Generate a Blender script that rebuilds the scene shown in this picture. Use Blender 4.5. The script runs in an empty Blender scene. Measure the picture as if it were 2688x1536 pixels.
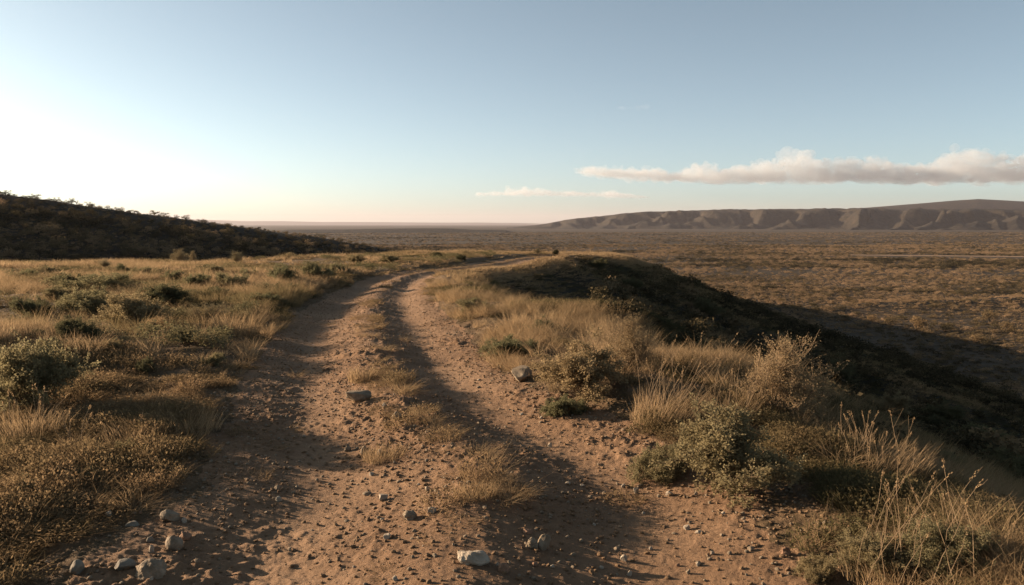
import bpy, math, numpy as np
from mathutils import Vector, Euler

R = math.radians
scene = bpy.context.scene
COL = scene.collection
rng = np.random.default_rng(11)

# ------------------------------------------------------------------ sun, camera constants
SUN_EL, SUN_PHI = 12.2, 18.0            # elevation; degrees ahead of straight left
SUN = np.array([-math.cos(R(SUN_EL))*math.cos(R(SUN_PHI)), math.cos(R(SUN_EL))*math.sin(R(SUN_PHI)), math.sin(R(SUN_EL))])
CAM_Z, FPX, PITCH = 1.8, 2110.0, math.atan(180/2110)

# ------------------------------------------------------------------ noise
def _hash(ix, iy, seed):
    n = (ix*374761393 + iy*668265263 + seed*974634777) & 0xffffffff
    n = ((n ^ (n >> 13))*1274126177) & 0xffffffff
    n = ((n ^ (n >> 15))*2246822519) & 0xffffffff
    return ((n ^ (n >> 16)) & 0xffffff)/float(0xffffff)*2 - 1
def vnoise(x, y, seed=0):
    x = np.asarray(x, float); y = np.asarray(y, float)
    ix = np.floor(x).astype(np.int64); iy = np.floor(y).astype(np.int64)
    fx = x-ix; fy = y-iy
    fx = fx*fx*fx*(fx*(fx*6-15)+10); fy = fy*fy*fy*(fy*(fy*6-15)+10)
    a = _hash(ix, iy, seed); b = _hash(ix+1, iy, seed); c = _hash(ix, iy+1, seed); d = _hash(ix+1, iy+1, seed)
    return (a+(b-a)*fx)*(1-fy) + (c+(d-c)*fx)*fy
def fbm(x, y, scale, octaves=4, seed=0, gain=.5):
    v = 0; amp = 1; tot = 0
    for o in range(octaves):
        c, s = math.cos(o*.7+.3), math.sin(o*.7+.3)
        v = v + amp*vnoise((x*c-y*s)/scale, (x*s+y*c)/scale, seed+o*17)
        tot += amp; amp *= gain; scale *= .5
    return v/tot
def sstep(a, b, x):
    t = np.clip((x-a)/(b-a), 0, 1); return t*t*(3-2*t)
def smax(a, b, k):
    h = np.clip(.5+.5*(a-b)/k, 0, 1); return b+(a-b)*h + k*h*(1-h)

# ------------------------------------------------------------------ terrain
PLAIN = -28.0
XE = np.array([(-90, 3.6), (-20, 3.4), (0, 3.1), (4, 2.75), (5.6, 2.3), (8, 2.0), (12, 1.2), (15, .5), (19, -.5), (24, -1.6), (30, -2.1), (36, -.5), (45, 2.2), (55, 7.4), (65, 9.4), (75, 12), (110, 18.5), (160, 27), (211, 36), (280, 31), (352, 17), (420, 4)], float)  # far points: unseen ridge behind the knoll, added to shadow the plain
XL = np.array([(420, -5), (352, 8), (211, 28), (110, 11), (75, 7.5), (65, 2.6), (58, -2), (52, -6), (47, -9.5), (42, -12.5), (38.5, -17), (36, -24), (34.5, -40), (30, -70), (20, -110), (-90, -110)], float)
POLY = np.array([(x, y) for y, x in XE] + [(x, y) for y, x in XL])
ZC = np.array([(-100, 0), (28, 0), (36, -.12), (45, -.12), (51, -.25), (55, -.42), (62, -.8), (68, -2.3), (75, -4.3), (110, -6.6), (211, -8.9), (280, -10.2), (352, -12.6), (420, -17), (520, -27)], float)
TRK = np.array([(-.15, -12, 1.9), (-.3, 0, 1.9), (-.3, 4.28, 1.9), (-.28, 5.6, 1.85), (-1.2, 8.1, 1.5), (-2.2, 12.3, 1.5), (-3.25, 18.75, 1.25), (-3.7, 25, 1.1), (-3.35, 30, 1.05), (-2.1, 35, 1.05), (-.6, 39.5, 1.1), (.8, 45, 1.1), (2.2, 51, 1.1)], float)
def smooth_poly(P, n=6):
    out = []
    for i in range(len(P)-1):
        p0, p1, p2, p3 = P[max(i-1, 0)], P[i], P[i+1], P[min(i+2, len(P)-1)]
        for k in range(n):
            t = k/n
            out.append(.5*((2*p1)+(-p0+p2)*t+(2*p0-5*p1+4*p2-p3)*t*t+(-p0+3*p1-3*p2+p3)*t**3))
    out.append(P[-1]); return np.array(out)
TRKS = smooth_poly(TRK, 5)
def poly_out(x, y):
    "distance outside (positive) / inside (negative) of the ridge top"
    d2 = np.full(x.shape, 1e18); inside = np.zeros(x.shape, bool)
    n = len(POLY)
    for i in range(n):
        ax, ay = POLY[i]; bx, by = POLY[(i+1) % n]
        ex, ey = bx-ax, by-ay
        t = np.clip(((x-ax)*ex+(y-ay)*ey)/(ex*ex+ey*ey), 0, 1)
        d2 = np.minimum(d2, (x-ax-t*ex)**2+(y-ay-t*ey)**2)
        if ay != by:
            c = ((ay > y) != (by > y)) & (x < (bx-ax)*(y-ay)/(by-ay)+ax)
            inside ^= c
    d = np.sqrt(d2)
    return np.where(inside, -d, d)
def track_t(x, y):
    "(signed lateral offset over half width, half width) of the two-rut track"
    best = np.full(x.shape, 1e18); lat = np.full(x.shape, 99.); hw = np.ones(x.shape)
    for i in range(len(TRKS)-1):
        ax, ay, aw = TRKS[i]; bx, by, bw = TRKS[i+1]
        ex, ey = bx-ax, by-ay; L = math.hypot(ex, ey)
        t = np.clip(((x-ax)*ex+(y-ay)*ey)/(L*L), 0, 1)
        px, py = x-ax-t*ex, y-ay-t*ey
        d = px*px+py*py
        m = d < best
        s = np.where((px*ey-py*ex) > 0, 1., -1.)
        best = np.where(m, d, best); lat = np.where(m, s*np.sqrt(d), lat); hw = np.where(m, aw+(bw-aw)*t, hw)
    return lat/hw, hw
SPURS = [  # secondary shoulders running down the shaded flank: points (x, y), height, width
    ([(3.6, 41), (9.6, 45.5), (14.5, 45.5), (20, 43), (29, 40)], .35, 2.4),
    ([(2.6, 16), (6.5, 19), (11, 20), (17, 18)], .8, 1.8),
    ([(3.0, 9.2), (5.2, 10), (8.5, 10)], .35, 1.2),
    ([(24, 90), (34, 84)], .1, 3.0)]
def seg_dist(x, y, P):
    d = np.full(x.shape, 1e18)
    for (ax, ay), (bx, by) in zip(P[:-1], P[1:]):
        ex, ey = bx-ax, by-ay
        t = np.clip(((x-ax)*ex+(y-ay)*ey)/(ex*ex+ey*ey), 0, 1)
        d = np.minimum(d, (x-ax-t*ex)**2+(y-ay-t*ey)**2)
    return np.sqrt(d)
# the dark hill to the left: crest from A falling along u, front face falling along v
HA = np.array((-127., 200.)); HU = np.array((.954, .298)); HV = np.array((.298, -.954))
def hill(x, y):
    u = (x-HA[0])*HU[0]+(y-HA[1])*HU[1]; v = (x-HA[0])*HV[0]+(y-HA[1])*HV[1]
    crest = np.interp(u, [-400, -160, -80, 0, 100, 150, 190], [16, 19.5, 19, 9.9, -6.3, -14.5, -26])
    crest = crest+.8*fbm(u, v*.3, 34, 3, 5)
    vv = v+5*fbm(x, y, 60, 3, 21)
    front = .212*(np.sqrt(vv*vv+36)-6); back = .33*(np.sqrt(vv*vv+36)-6)
    return crest - np.where(vv > 0, front, back) + .55*fbm(x, y, 15, 3, 8)
def height(x, y, fine=True):
    x = np.asarray(x, float); y = np.asarray(y, float)
    r = np.hypot(x, y)
    z = np.full(x.shape, PLAIN) + fbm(x, y, 260, 3, 3)*1.3*sstep(60, 400, r)
    m = r < 700
    xs, ys = x[m], y[m]
    d = poly_out(xs, ys)
    dd = np.maximum(d+.7, 0)
    dd = dd + 1.2*fbm(xs, ys, 14, 3, 31)*sstep(2, 14, dd)
    drop = .365*(np.sqrt(dd*dd+1.2)-1.1)+.7*sstep(.6, 9, dd)
    top = np.interp(ys, ZC[:, 0], ZC[:, 1])
    z1 = top - np.maximum(drop, 0)
    for P, h, w in SPURS:
        z1 = z1 + h*np.exp(-(seg_dist(xs, ys, P)/w)**2)
    # grassy bank right of the track, gently higher field left of it
    t, hw = track_t(xs, ys)
    near = sstep(75, 50, np.hypot(xs, ys))
    lat = t*hw
    z1 = z1 + near*(.14*sstep(1.0, 1.5, -t)*sstep(0, -2.5, lat)*sstep(4, 11, ys) + .12*sstep(1.0, 1.5, t))
    z1 = z1 + .10*np.exp(-((xs+1.7)/.9)**2-((ys-25)/7.5)**2)
    z1 = z1 + .25*np.exp(-((xs+6.6)/1.7)**2-((ys-10.2)/1.2)**2)
    z1 = z1 + near*sstep(4, -2, d)*(.13*fbm(xs, ys, 7, 3, 41)*sstep(1.0, 1.8, np.abs(t)))
    a = np.abs(t)
    rut = -.085*np.exp(-((a-.56)/.26)**2) + .06*np.exp(-(t/.2)**2)
    z1 = z1 + near*rut*sstep(1.5, 1.1, a)*np.clip(hw/1.5, .6, 1.1)
    z2 = hill(xs, ys)
    zz = smax(z1, z2, .8)
    z[m] = smax(zz, z[m], 2.5)
    if fine:
        k = r < 46
        xk, yk = x[k], y[k]
        tk, _ = track_t(xk, yk)
        on = sstep(1.25, .8, np.abs(tk))
        f = sstep(46, 20, r[k])
        rough = .55+.45*sstep(-.3, .4, fbm(xk, yk, 1.6, 2, 77))
        n1 = fbm(xk, yk, .42, 3, 51); n2 = fbm(xk, yk, .06, 3, 52, .65)
        clod = np.maximum(fbm(xk, yk, .085, 2, 53, .55)-.08, 0); lump = np.maximum(fbm(xk, yk, .22, 3, 54, .6)-.18, 0)
        rough = np.clip(.35+1.3*fbm(xk, yk, 1.3, 3, 77)+.35*np.exp(-((np.abs(tk)-.15)/.2)**2), .18, 1.1)*(1-.45*np.exp(-((np.abs(tk)-.56)/.16)**2))
        z[k] += f*((.006*n1 + .0045*n2 + rough*(.009*n2 + .042*clod + .05*lump))*on + (.05*n1+.02*n2)*(1-on))
    return z
def gz(x, y):
    return float(height(np.array([x]), np.array([y]), False)[0])

cP, sP = math.cos(PITCH), math.sin(PITCH)
def ray(px, py):
    dx, dy = (px-1344)/FPX, (768-py)/FPX
    v = np.array([dx, cP+dy*sP, -sP+dy*cP]); return v/np.linalg.norm(v)
CAMZ = CAM_Z
def ground_at(px, py, tmax=3000):
    "where the ground lies along a sight line of the photograph"
    v = ray(px, py)
    ts = np.geomspace(2.0, tmax, 1500)
    z = height(v[0]*ts, v[1]*ts, False)
    below = np.nonzero(CAMZ+v[2]*ts < z)[0]
    if len(below) == 0: return None
    i = below[0]; a, b = ts[max(i-1, 0)], ts[i]
    tt = np.linspace(a, b, 60); z = height(v[0]*tt, v[1]*tt, False)
    j = np.nonzero(CAMZ+v[2]*tt < z)[0]; t = tt[j[0]] if len(j) else b
    return float(v[0]*t), float(v[1]*t), t

# ------------------------------------------------------------------ mesh and material helpers
def mesh_from(name, V, F, mat=None, smooth=True):
    V = np.asarray(V, np.float32)
    me = bpy.data.meshes.new(name)
    if isinstance(F, np.ndarray):
        n, k = F.shape; li = F.astype(np.int32).ravel(); ls = np.arange(0, n*k, k, dtype=np.int32)
    else:
        li = np.concatenate([np.asarray(f, np.int32).ravel() for f in F])
        ls = []; o = 0
        for f in F:
            f = np.asarray(f); ls.append(o+np.arange(len(f), dtype=np.int32)*f.shape[1]); o += f.size
        ls = np.concatenate(ls).astype(np.int32); n = len(ls)
    me.vertices.add(len(V)); me.vertices.foreach_set('co', V.ravel())
    me.loops.add(len(li)); me.loops.foreach_set('vertex_index', li)
    me.polygons.add(n); me.polygons.foreach_set('loop_start', ls)
    me.update(calc_edges=True)
    me.polygons.foreach_set('use_smooth', np.full(n, smooth))
    if mat: me.materials.append(mat)
    me.validate(verbose=False)
    return me
def link(name, me, parent=None, loc=None):
    o = bpy.data.objects.new(name, me); COL.objects.link(o)
    if parent: o.parent = parent
    if loc is not None: o.location = loc
    return o
def tag(o, label=None, cat=None, group=None, kind=None):
    if label: o['label'] = label
    if cat: o['category'] = cat
    if group: o['group'] = group
    if kind: o['kind'] = kind
    return o
class NT:
    def __init__(s, name, world=False):
        s.m = bpy.data.materials.new(name); s.m.use_nodes = True; s.t = s.m.node_tree; s.t.nodes.clear()
        s.out = s.n('OutputMaterial')
    def n(s, typ, **k):
        nd = s.t.nodes.new('ShaderNode'+typ)
        for a, b in k.items():
            if a == 'inp':
                for i, v in b.items():
                    if isinstance(v, bpy.types.NodeSocket): s.t.links.new(v, nd.inputs[i])
                    else: nd.inputs[i].default_value = v
            else: setattr(nd, a, b)
        return nd
    def noise(s, scale, detail=4, rough=.55, vec=None, dist=0):
        nd = s.n('TexNoise', inp={'Scale': scale, 'Detail': detail, 'Roughness': rough, 'Distortion': dist})
        s.t.links.new(vec if vec else s.pos(), nd.inputs['Vector']); return nd.outputs['Fac']
    def pos(s):
        if not hasattr(s, '_p'): s._p = s.n('NewGeometry').outputs['Position']
        return s._p
    def ramp(s, fac, stops):
        nd = s.n('ValToRGB'); cr = nd.color_ramp
        while len(cr.elements) < len(stops): cr.elements.new(.5)
        for e, (p, c) in zip(cr.elements, stops): e.position = p; e.color = (*c, 1) if len(c) == 3 else c
        s.t.links.new(fac, nd.inputs[0]); return nd.outputs[0]
    def mix(s, fac, a, b, mode='MIX'):
        nd = s.n('Mix', data_type='RGBA', blend_type=mode)
        for i, v in ((0, fac), (6, a), (7, b)):
            if isinstance(v, bpy.types.NodeSocket): s.t.links.new(v, nd.inputs[i])
            else: nd.inputs[i].default_value = v if i == 0 else (*v, 1)
        return nd.outputs[2]
    def surf(s, sock): s.t.links.new(sock, s.out.inputs['Surface']); return s.m
    def bump(s, h, strength, dist):
        return s.n('Bump', inp={'Height': h, 'Strength': strength, 'Distance': dist}).outputs[0]
    def diffuse(s, col, normal=None, rough=.9):
        nd = s.n('BsdfPrincipled', inp={'Roughness': rough, 'Specular IOR Level': .15})
        if isinstance(col, bpy.types.NodeSocket): s.t.links.new(col, nd.inputs['Base Color'])
        else: nd.inputs['Base Color'].default_value = (*col, 1)
        if normal: s.t.links.new(normal, nd.inputs['Normal'])
        return nd.outputs[0]

def soil_material(name, dark, mid, light, bump_d=.02, litter=None, worn=False):
    k = NT(name)
    big = k.noise(.7, 5, .6); small = k.noise(9, 6, .65); fine = k.noise(55, 5, .7)
    c = k.ramp(big, [(.3, dark), (.5, mid), (.72, light)])
    c = k.mix(.45, c, k.ramp(small, [(.3, dark), (.55, mid), (.8, light)]))
    c = k.mix(k.ramp(fine, [(.62, (0, 0, 0)), (.8, (.55, .55, .55))]), c, light)
    if litter: c = k.mix(k.ramp(k.noise(3.3, 6, .7), [(.42, (0, 0, 0)), (.62, (.8, .8, .8))]), c, litter)
    if worn:
        wr = k.n('Attribute', attribute_type='GEOMETRY', attribute_name='wear').outputs['Fac']
        c = k.mix(k.n('Math', operation='MULTIPLY', inp={0: wr, 1: .5}).outputs[0], c, light)
    h = k.n('Math', operation='ADD', inp={0: k.noise(26, 7, .72), 1: k.n('Math', operation='MULTIPLY', inp={0: k.noise(120, 4, .7), 1: .35}).outputs[0]}).outputs[0]
    return k.surf(k.diffuse(c, k.bump(h, .9, bump_d), .95))
M_TRACK = soil_material('track_dirt', (.12, .069, .039), (.195, .116, .066), (.28, .179, .108), .03, None, True)
M_GROUND = soil_material('ridge_soil', (.075, .046, .026), (.125, .079, .044), (.19, .125, .074), .03, (.075, .052, .026))
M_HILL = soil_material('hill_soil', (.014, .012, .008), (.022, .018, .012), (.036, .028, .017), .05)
M_SLOPE = soil_material('shade_dark_slope_soil', (.014, .0125, .009), (.025, .02, .013), (.042, .031, .019), .05)  # far darker than the ridge soil: the flank's shade put into its colour
def plain_material():
    k = NT('plain_soil')
    a = k.noise(.02, 5, .6); b = k.noise(.11, 5, .65); c3 = k.noise(.0035, 4, .6)
    c = k.ramp(b, [(.34, (.018, .015, .01)), (.5, (.042, .030, .018)), (.66, (.09, .06, .035))])
    c = k.mix(.4, c, k.ramp(a, [(.3, (.02, .016, .01)), (.6, (.055, .037, .021))]))
    c = k.mix(.35, c, k.ramp(c3, [(.35, (.03, .023, .014)), (.65, (.07, .045, .026))]))
    return k.surf(k.diffuse(c, k.bump(b, 1, 1.2), .95))
M_PLAIN = plain_material()

def leaf_material(name, stops, trans=.3, var=.35, mode='INSTANCER'):
    "stops: colours by the plant's tint value (dryness; in places painted light and shade)"
    k = NT(name)
    at = k.n('Attribute', attribute_type=mode, attribute_name='tint')
    f = at.outputs['Fac']
    c = k.ramp(f, stops)
    rnd = k.n('NewGeometry').outputs['Random Per Island']
    c = k.mix(k.n('Math', operation='MULTIPLY', inp={0: rnd, 1: var}).outputs[0], c, k.mix(.4, c, (.4, .29, .17)))
    d = k.n('BsdfDiffuse'); k.t.links.new(c, d.inputs[0])
    t = k.n('BsdfTranslucent'); k.t.links.new(c, t.inputs[0])
    mx = k.n('MixShader', inp={0: trans}); k.t.links.new(d.outputs[0], mx.inputs[1]); k.t.links.new(t.outputs[0], mx.inputs[2])
    return k.surf(mx.outputs[0])
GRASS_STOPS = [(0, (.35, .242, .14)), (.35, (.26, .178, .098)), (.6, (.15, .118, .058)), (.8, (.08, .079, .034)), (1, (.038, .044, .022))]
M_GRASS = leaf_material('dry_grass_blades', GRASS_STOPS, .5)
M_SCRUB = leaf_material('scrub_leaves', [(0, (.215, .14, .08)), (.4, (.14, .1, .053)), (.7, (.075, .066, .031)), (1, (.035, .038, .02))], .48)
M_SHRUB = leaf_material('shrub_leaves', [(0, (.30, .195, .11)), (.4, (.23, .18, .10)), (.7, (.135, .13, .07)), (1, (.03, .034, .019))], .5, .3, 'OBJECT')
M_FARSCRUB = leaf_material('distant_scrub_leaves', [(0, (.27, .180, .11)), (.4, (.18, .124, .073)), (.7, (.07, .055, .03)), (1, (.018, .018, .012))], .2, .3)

# ------------------------------------------------------------------ plant prototypes
def blades(n, r_base, h, w, lean, curve, seed, segs=3, wind=(.12, -.03)):
    g = np.random.default_rng(seed)
    V = []; F = []
    ang = g.uniform(0, 2*math.pi, n); rad = r_base*np.sqrt(g.uniform(0, 1, n))
    bx, by = rad*np.cos(ang), rad*np.sin(ang)
    L = h*g.uniform(.2, 1.0, n)**.8
    out = ang+g.normal(0, .7, n)
    ln = lean*g.uniform(.2, 1.3, n)
    fc = g.uniform(0, math.pi, n)
    off = 0
    for i in range(n):
        p = np.array([bx[i], by[i], -.02*h]); th = ln[i]; wv = np.array([math.cos(fc[i]), math.sin(fc[i]), 0])*w*g.uniform(.7, 1.3)
        pts = []
        for s in range(segs+1):
            pts.append(p.copy())
            th2 = th+curve*s/segs*g.uniform(.6, 1.3)
            d = np.array([math.sin(th2)*math.cos(out[i])+wind[0], math.sin(th2)*math.sin(out[i])+wind[1], math.cos(th2)])
            p = p+d*L[i]/segs
        for s in range(segs):
            f = 1-s/segs*.55
            V += [pts[s]-wv*f, pts[s]+wv*f]
        V.append(pts[segs])
        for s in range(segs-1): 
            a = off+2*s; F.append((a, a+1, a+3)); F.append((a, a+3, a+2))
        a = off+2*(segs-1); F.append((a, a+1, a+2)); off += 2*segs+1
    return np.array(V), np.array(F)
def tube(P, r0, r1, sides=3):
    P = np.asarray(P); n = len(P); V = []; F = []
    for i in range(n):
        d = P[min(i+1, n-1)]-P[max(i-1, 0)]; d = d/(np.linalg.norm(d)+1e-9)
        a = np.cross(d, (0.31, .9, .2)); a /= np.linalg.norm(a)+1e-9; b = np.cross(d, a)
        r = r0+(r1-r0)*i/(n-1)
        for k in range(sides):
            t = 2*math.pi*k/sides; V.append(P[i]+r*(math.cos(t)*a+math.sin(t)*b))
    for i in range(n-1):
        for k in range(sides):
            a0 = i*sides+k; a1 = i*sides+(k+1) % sides
            F.append((a0, a1, a1+sides, a0+sides))
    return V, F
class Geo:
    def __init__(s): s.V = []; s.F = {3: [], 4: []}; s.o = 0
    def add(s, V, F):
        F = np.asarray(F); s.V.append(np.asarray(V, float)); s.F[F.shape[1]].append(F+s.o); s.o += len(V)
    def mesh(s, name, mat, smooth=False):
        return mesh_from(name, np.concatenate(s.V), [np.concatenate(v) for v in s.F.values() if v], mat, smooth)
def leaf_quads(C, size, g, elong=1.7, D=None):
    n = len(C)
    a = g.normal(0, 1, (n, 3)) if D is None else D+g.normal(0, .45, (n, 3))
    a /= np.linalg.norm(a, axis=1)[:, None]
    b = np.cross(a, g.normal(0, 1, (n, 3))); b /= np.linalg.norm(b, axis=1)[:, None]+1e-9
    s = size*g.uniform(.6, 1.35, n)[:, None]
    a = a*s*elong; b = b*s*.5
    V = np.stack([C-.0*a, C+.5*a+b, C+a, C+.5*a-b], 1).reshape(-1, 3)
    F = np.arange(4*n).reshape(n, 4)
    return V, F
def shrub_parts(seed, h=.75, stems=13, subs=6, tips=6, leaf=.017, per_tip=26, spread=1.0, upright=.0, stem_r=.009, twig_len=.2, mat_leaf=None, mat_stem=None, leafless=False):
    "a shrub one unit wide: (stems mesh, foliage mesh)"
    g = np.random.default_rng(seed)
    st = Geo(); lv = Geo()
    for i in range(stems):
        az = 2*math.pi*(i+g.uniform(-.4, .4))/stems
        el = np.clip(g.uniform(.25, 1.45)+upright, .2, 1.5)
        d = np.array([math.cos(az)*math.cos(el)*spread, math.sin(az)*math.cos(el)*spread, math.sin(el)])
        tip = d*np.array([.46, .46, h*.92])*g.uniform(.5, 1.12)
        p0 = np.array([math.cos(az), math.sin(az), 0])*.05*g.uniform(.3, 1)
        mid = p0*.5+tip*.5+np.array([0, 0, .07*h])+g.normal(0, .03, 3)
        ts = np.linspace(0, 1, 6)[:, None]
        P = (1-ts)**2*p0+2*ts*(1-ts)*mid+ts**2*tip
        P[1:] += g.normal(0, .012, (5, 3))
        P[0, 2] = -.03
        st.add(*tube(P, stem_r, stem_r*.35))
        for j in range(subs):
            t = g.uniform(.35, 1); q0 = P[min(int(t*5), 4)]*(1-(t*5 % 1))+P[min(int(t*5)+1, 5)]*(t*5 % 1)
            dd = d*.6+g.normal(0, .55, 3)+np.array([0, 0, .35]); dd /= np.linalg.norm(dd)
            L = twig_len*g.uniform(.5, 1.1)
            q1 = q0+dd*L*.55+g.normal(0, .012, 3); q2 = q0+dd*L+g.normal(0, .02, 3)
            if q2[2] < .02: q2[2] = .02+g.uniform(0, .03)
            st.add(*tube([q0, q1, q2], stem_r*.4, stem_r*.15))
            for m in range(tips):
                s0 = q0+(q2-q0)*g.uniform(.15, 1); e = dd*.5+g.normal(0, .6, 3)+np.array([0, 0, .25]); e /= np.linalg.norm(e)
                l2 = twig_len*.55*g.uniform(.5, 1.15); s1 = s0+e*l2
                if s1[2] < .01: s1[2] = .01
                st.add(*tube([s0, .5*(s0+s1)+g.normal(0, .008, 3), s1], stem_r*.2, stem_r*.1))
                if per_tip:
                    tt = g.uniform(.1, 1.08, per_tip)[:, None]
                    C = s0+(s1-s0)*tt+g.normal(0, .014, (per_tip, 3))
                    C[:, 2] = np.maximum(C[:, 2], .004)
                    lv.add(*leaf_quads(C, leaf, g, 1.7, np.repeat(e[None], per_tip, 0)*.6))
    sm = st.mesh('stems', mat_stem)
    fm = lv.mesh('foliage', mat_leaf) if per_tip else None
    return sm, fm
def clump_mesh(name, seed, n, h, size, mat, lobes=7, hollow=.35):
    "a distant bush: leaf clumps through an uneven, lobed volume one unit wide"
    g = np.random.default_rng(seed)
    C = []
    lc = []
    for i in range(lobes):
        a = g.uniform(0, 2*math.pi); rr = .34*math.sqrt(g.uniform(0, 1)); 
        lc.append((rr*math.cos(a), rr*math.sin(a), h*g.uniform(.25, .68), g.uniform(.13, .25)))
    for i in range(n):
        x, y, z, r = lc[g.integers(lobes)]
        v = g.normal(0, 1, 3); v /= np.linalg.norm(v); rad = r*(hollow+(1-hollow)*g.uniform(0, 1)**.45)
        p = np.array([x, y, z])+v*rad*np.array([1.1, 1.1, h*1.05]); 
        if p[2] < 0: p[2] = g.uniform(0, .12)*h
        C.append(p)
    V, F = leaf_quads(np.array(C), size, g, 1.3)
    return mesh_from(name, V, F, mat, False)

# ------------------------------------------------------------------ instanced ground cover ("stuff")
def proto_collection(name, meshes):
    c = bpy.data.collections.new(name)
    for i, me in enumerate(meshes):
        c.objects.link(bpy.data.objects.new(name+'_%02d' % i, me))
    return c
def scatter(name, P, rot, scl, kind, tint, coll, label, cat):
    me = bpy.data.meshes.new(name)
    n = len(P); me.vertices.add(n); me.vertices.foreach_set('co', np.asarray(P, np.float32).ravel())
    def at(nm, ty, data):
        a = me.attributes.new(nm, ty, 'POINT'); a.data.foreach_set('vector' if ty == 'FLOAT_VECTOR' else 'value', np.asarray(data).ravel())
    at('rot', 'FLOAT_VECTOR', np.asarray(rot, np.float32)); at('scl', 'FLOAT_VECTOR', np.asarray(scl, np.float32))
    at('pick', 'INT', np.asarray(kind, np.int32)); at('tint', 'FLOAT', np.asarray(tint, np.float32))
    o = link(name, me); tag(o, label, cat, kind='stuff')
    ng = bpy.data.node_groups.new(name+'_nodes', 'GeometryNodeTree')
    ng.interface.new_socket('Geometry', in_out='INPUT', socket_type='NodeSocketGeometry')
    ng.interface.new_socket('Geometry', in_out='OUTPUT', socket_type='NodeSocketGeometry')
    N = ng.nodes; L = ng.links
    gi = N.new('NodeGroupInput'); go = N.new('NodeGroupOutput')
    ci = N.new('GeometryNodeCollectionInfo'); ci.inputs['Collection'].default_value = coll
    ci.inputs['Separate Children'].default_value = True; ci.inputs['Reset Children'].default_value = True
    ip = N.new('GeometryNodeInstanceOnPoints'); ip.inputs['Pick Instance'].default_value = True
    def attr(nm, ty):
        a = N.new('GeometryNodeInputNamedAttribute'); a.data_type = ty; a.inputs['Name'].default_value = nm
        return [s for s in a.outputs if s.enabled and s.name == 'Attribute'][0]
    L.new(gi.outputs[0], ip.inputs['Points']); L.new(ci.outputs[0], ip.inputs['Instance'])
    L.new(attr('pick', 'INT'), ip.inputs['Instance Index'])
    er = N.new('FunctionNodeEulerToRotation'); L.new(attr('rot', 'FLOAT_VECTOR'), er.inputs[0]); L.new(er.outputs[0], ip.inputs['Rotation'])
    L.new(attr('scl', 'FLOAT_VECTOR'), ip.inputs['Scale']); L.new(ip.outputs[0], go.inputs[0])
    md = o.modifiers.new('instances', 'NODES'); md.node_group = ng
    return o

# ------------------------------------------------------------------ ground, one polar sheet cut into its kinds of ground
def build_ground():
    rs = [.5]
    while rs[-1] < 62000:
        r = rs[-1]
        s = .03 if r < 2.6 else .0034 if r < 8.5 else .005 if r < 15 else .0105 if r < 80 else .013 if r < 600 else .025
        rs.append(r*(1+s))
    rs = np.array(rs)
    fine = np.linspace(R(-43), R(43), 1060); coarse = np.linspace(R(43), R(317), 190)[1:-1]
    th = np.concatenate([fine, coarse]); nt = len(th); nr = len(rs)
    X = np.concatenate([[0], (rs[:, None]*np.sin(th)[None]).ravel()]); Y = np.concatenate([[0], (rs[:, None]*np.cos(th)[None]).ravel()])
    Z = height(X, Y)
    V = np.stack([X, Y, Z], 1)
    i = np.arange(nr-1)[:, None]; j = np.arange(nt)[None]; jn = (j+1) % nt
    a = 1+i*nt+j; b = 1+i*nt+jn; c = 1+(i+1)*nt+jn; d = 1+(i+1)*nt+j
    F = np.stack([a, b, c, d], -1).reshape(-1, 4)
    F0 = np.stack([np.zeros(nt, int), 1+np.arange(nt), 1+(np.arange(nt)+1) % nt], 1)
    # smooth normals of the whole sheet
    N = np.zeros_like(V)
    fn = np.cross(V[F[:, 2]]-V[F[:, 0]], V[F[:, 3]]-V[F[:, 1]])
    for k in range(4): np.add.at(N, F[:, k], fn)
    N /= np.linalg.norm(N, axis=1)[:, None]+1e-12
    N[0] = (0, 0, 1); N[N[:, 2] < 0] *= -1
    cx = X[F].mean(1); cy = Y[F].mean(1)
    r = np.hypot(cx, cy)
    kind = np.zeros(len(F), int)                       # 0 ridge ground, 1 track, 2 hill, 3 plain, 4 slope
    m = r < 60
    t, hw = track_t(cx[m], cy[m]); jag = .10*fbm(cx[m], cy[m], .5, 3, 91)+.08*fbm(cx[m], cy[m], 1.7, 2, 92)
    kind[m] = np.where(np.abs(t)+jag < 1.04, 1, 0)
    m = r < 700
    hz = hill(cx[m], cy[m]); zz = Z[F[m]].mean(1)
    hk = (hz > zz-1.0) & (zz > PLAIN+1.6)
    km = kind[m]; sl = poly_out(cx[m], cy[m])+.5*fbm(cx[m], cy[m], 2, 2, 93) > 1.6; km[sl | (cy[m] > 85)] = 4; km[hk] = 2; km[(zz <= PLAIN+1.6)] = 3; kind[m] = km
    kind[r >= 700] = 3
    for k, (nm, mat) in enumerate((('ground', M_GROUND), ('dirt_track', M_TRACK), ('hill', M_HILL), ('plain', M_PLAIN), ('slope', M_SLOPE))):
        fs = F[kind == k]
        used, inv = np.unique(fs.ravel(), return_inverse=True)
        parts = [inv.reshape(-1, 4)]
        me = mesh_from(nm, V[used], parts, mat, True)
        me.normals_split_custom_set_from_vertices(N[used].astype(np.float32))
        if k == 1:
            tt, _ = track_t(X[used], Y[used]); at = me.attributes.new('wear', 'FLOAT', 'POINT')
            at.data.foreach_set('value', (np.exp(-((np.abs(tt)-.55)/.2)**2)*np.clip(.6+fbm(X[used], Y[used], .7, 2, 94), 0, 1)).astype(np.float32))
        tag(link(nm, me), kind='structure')
build_ground()

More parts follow.
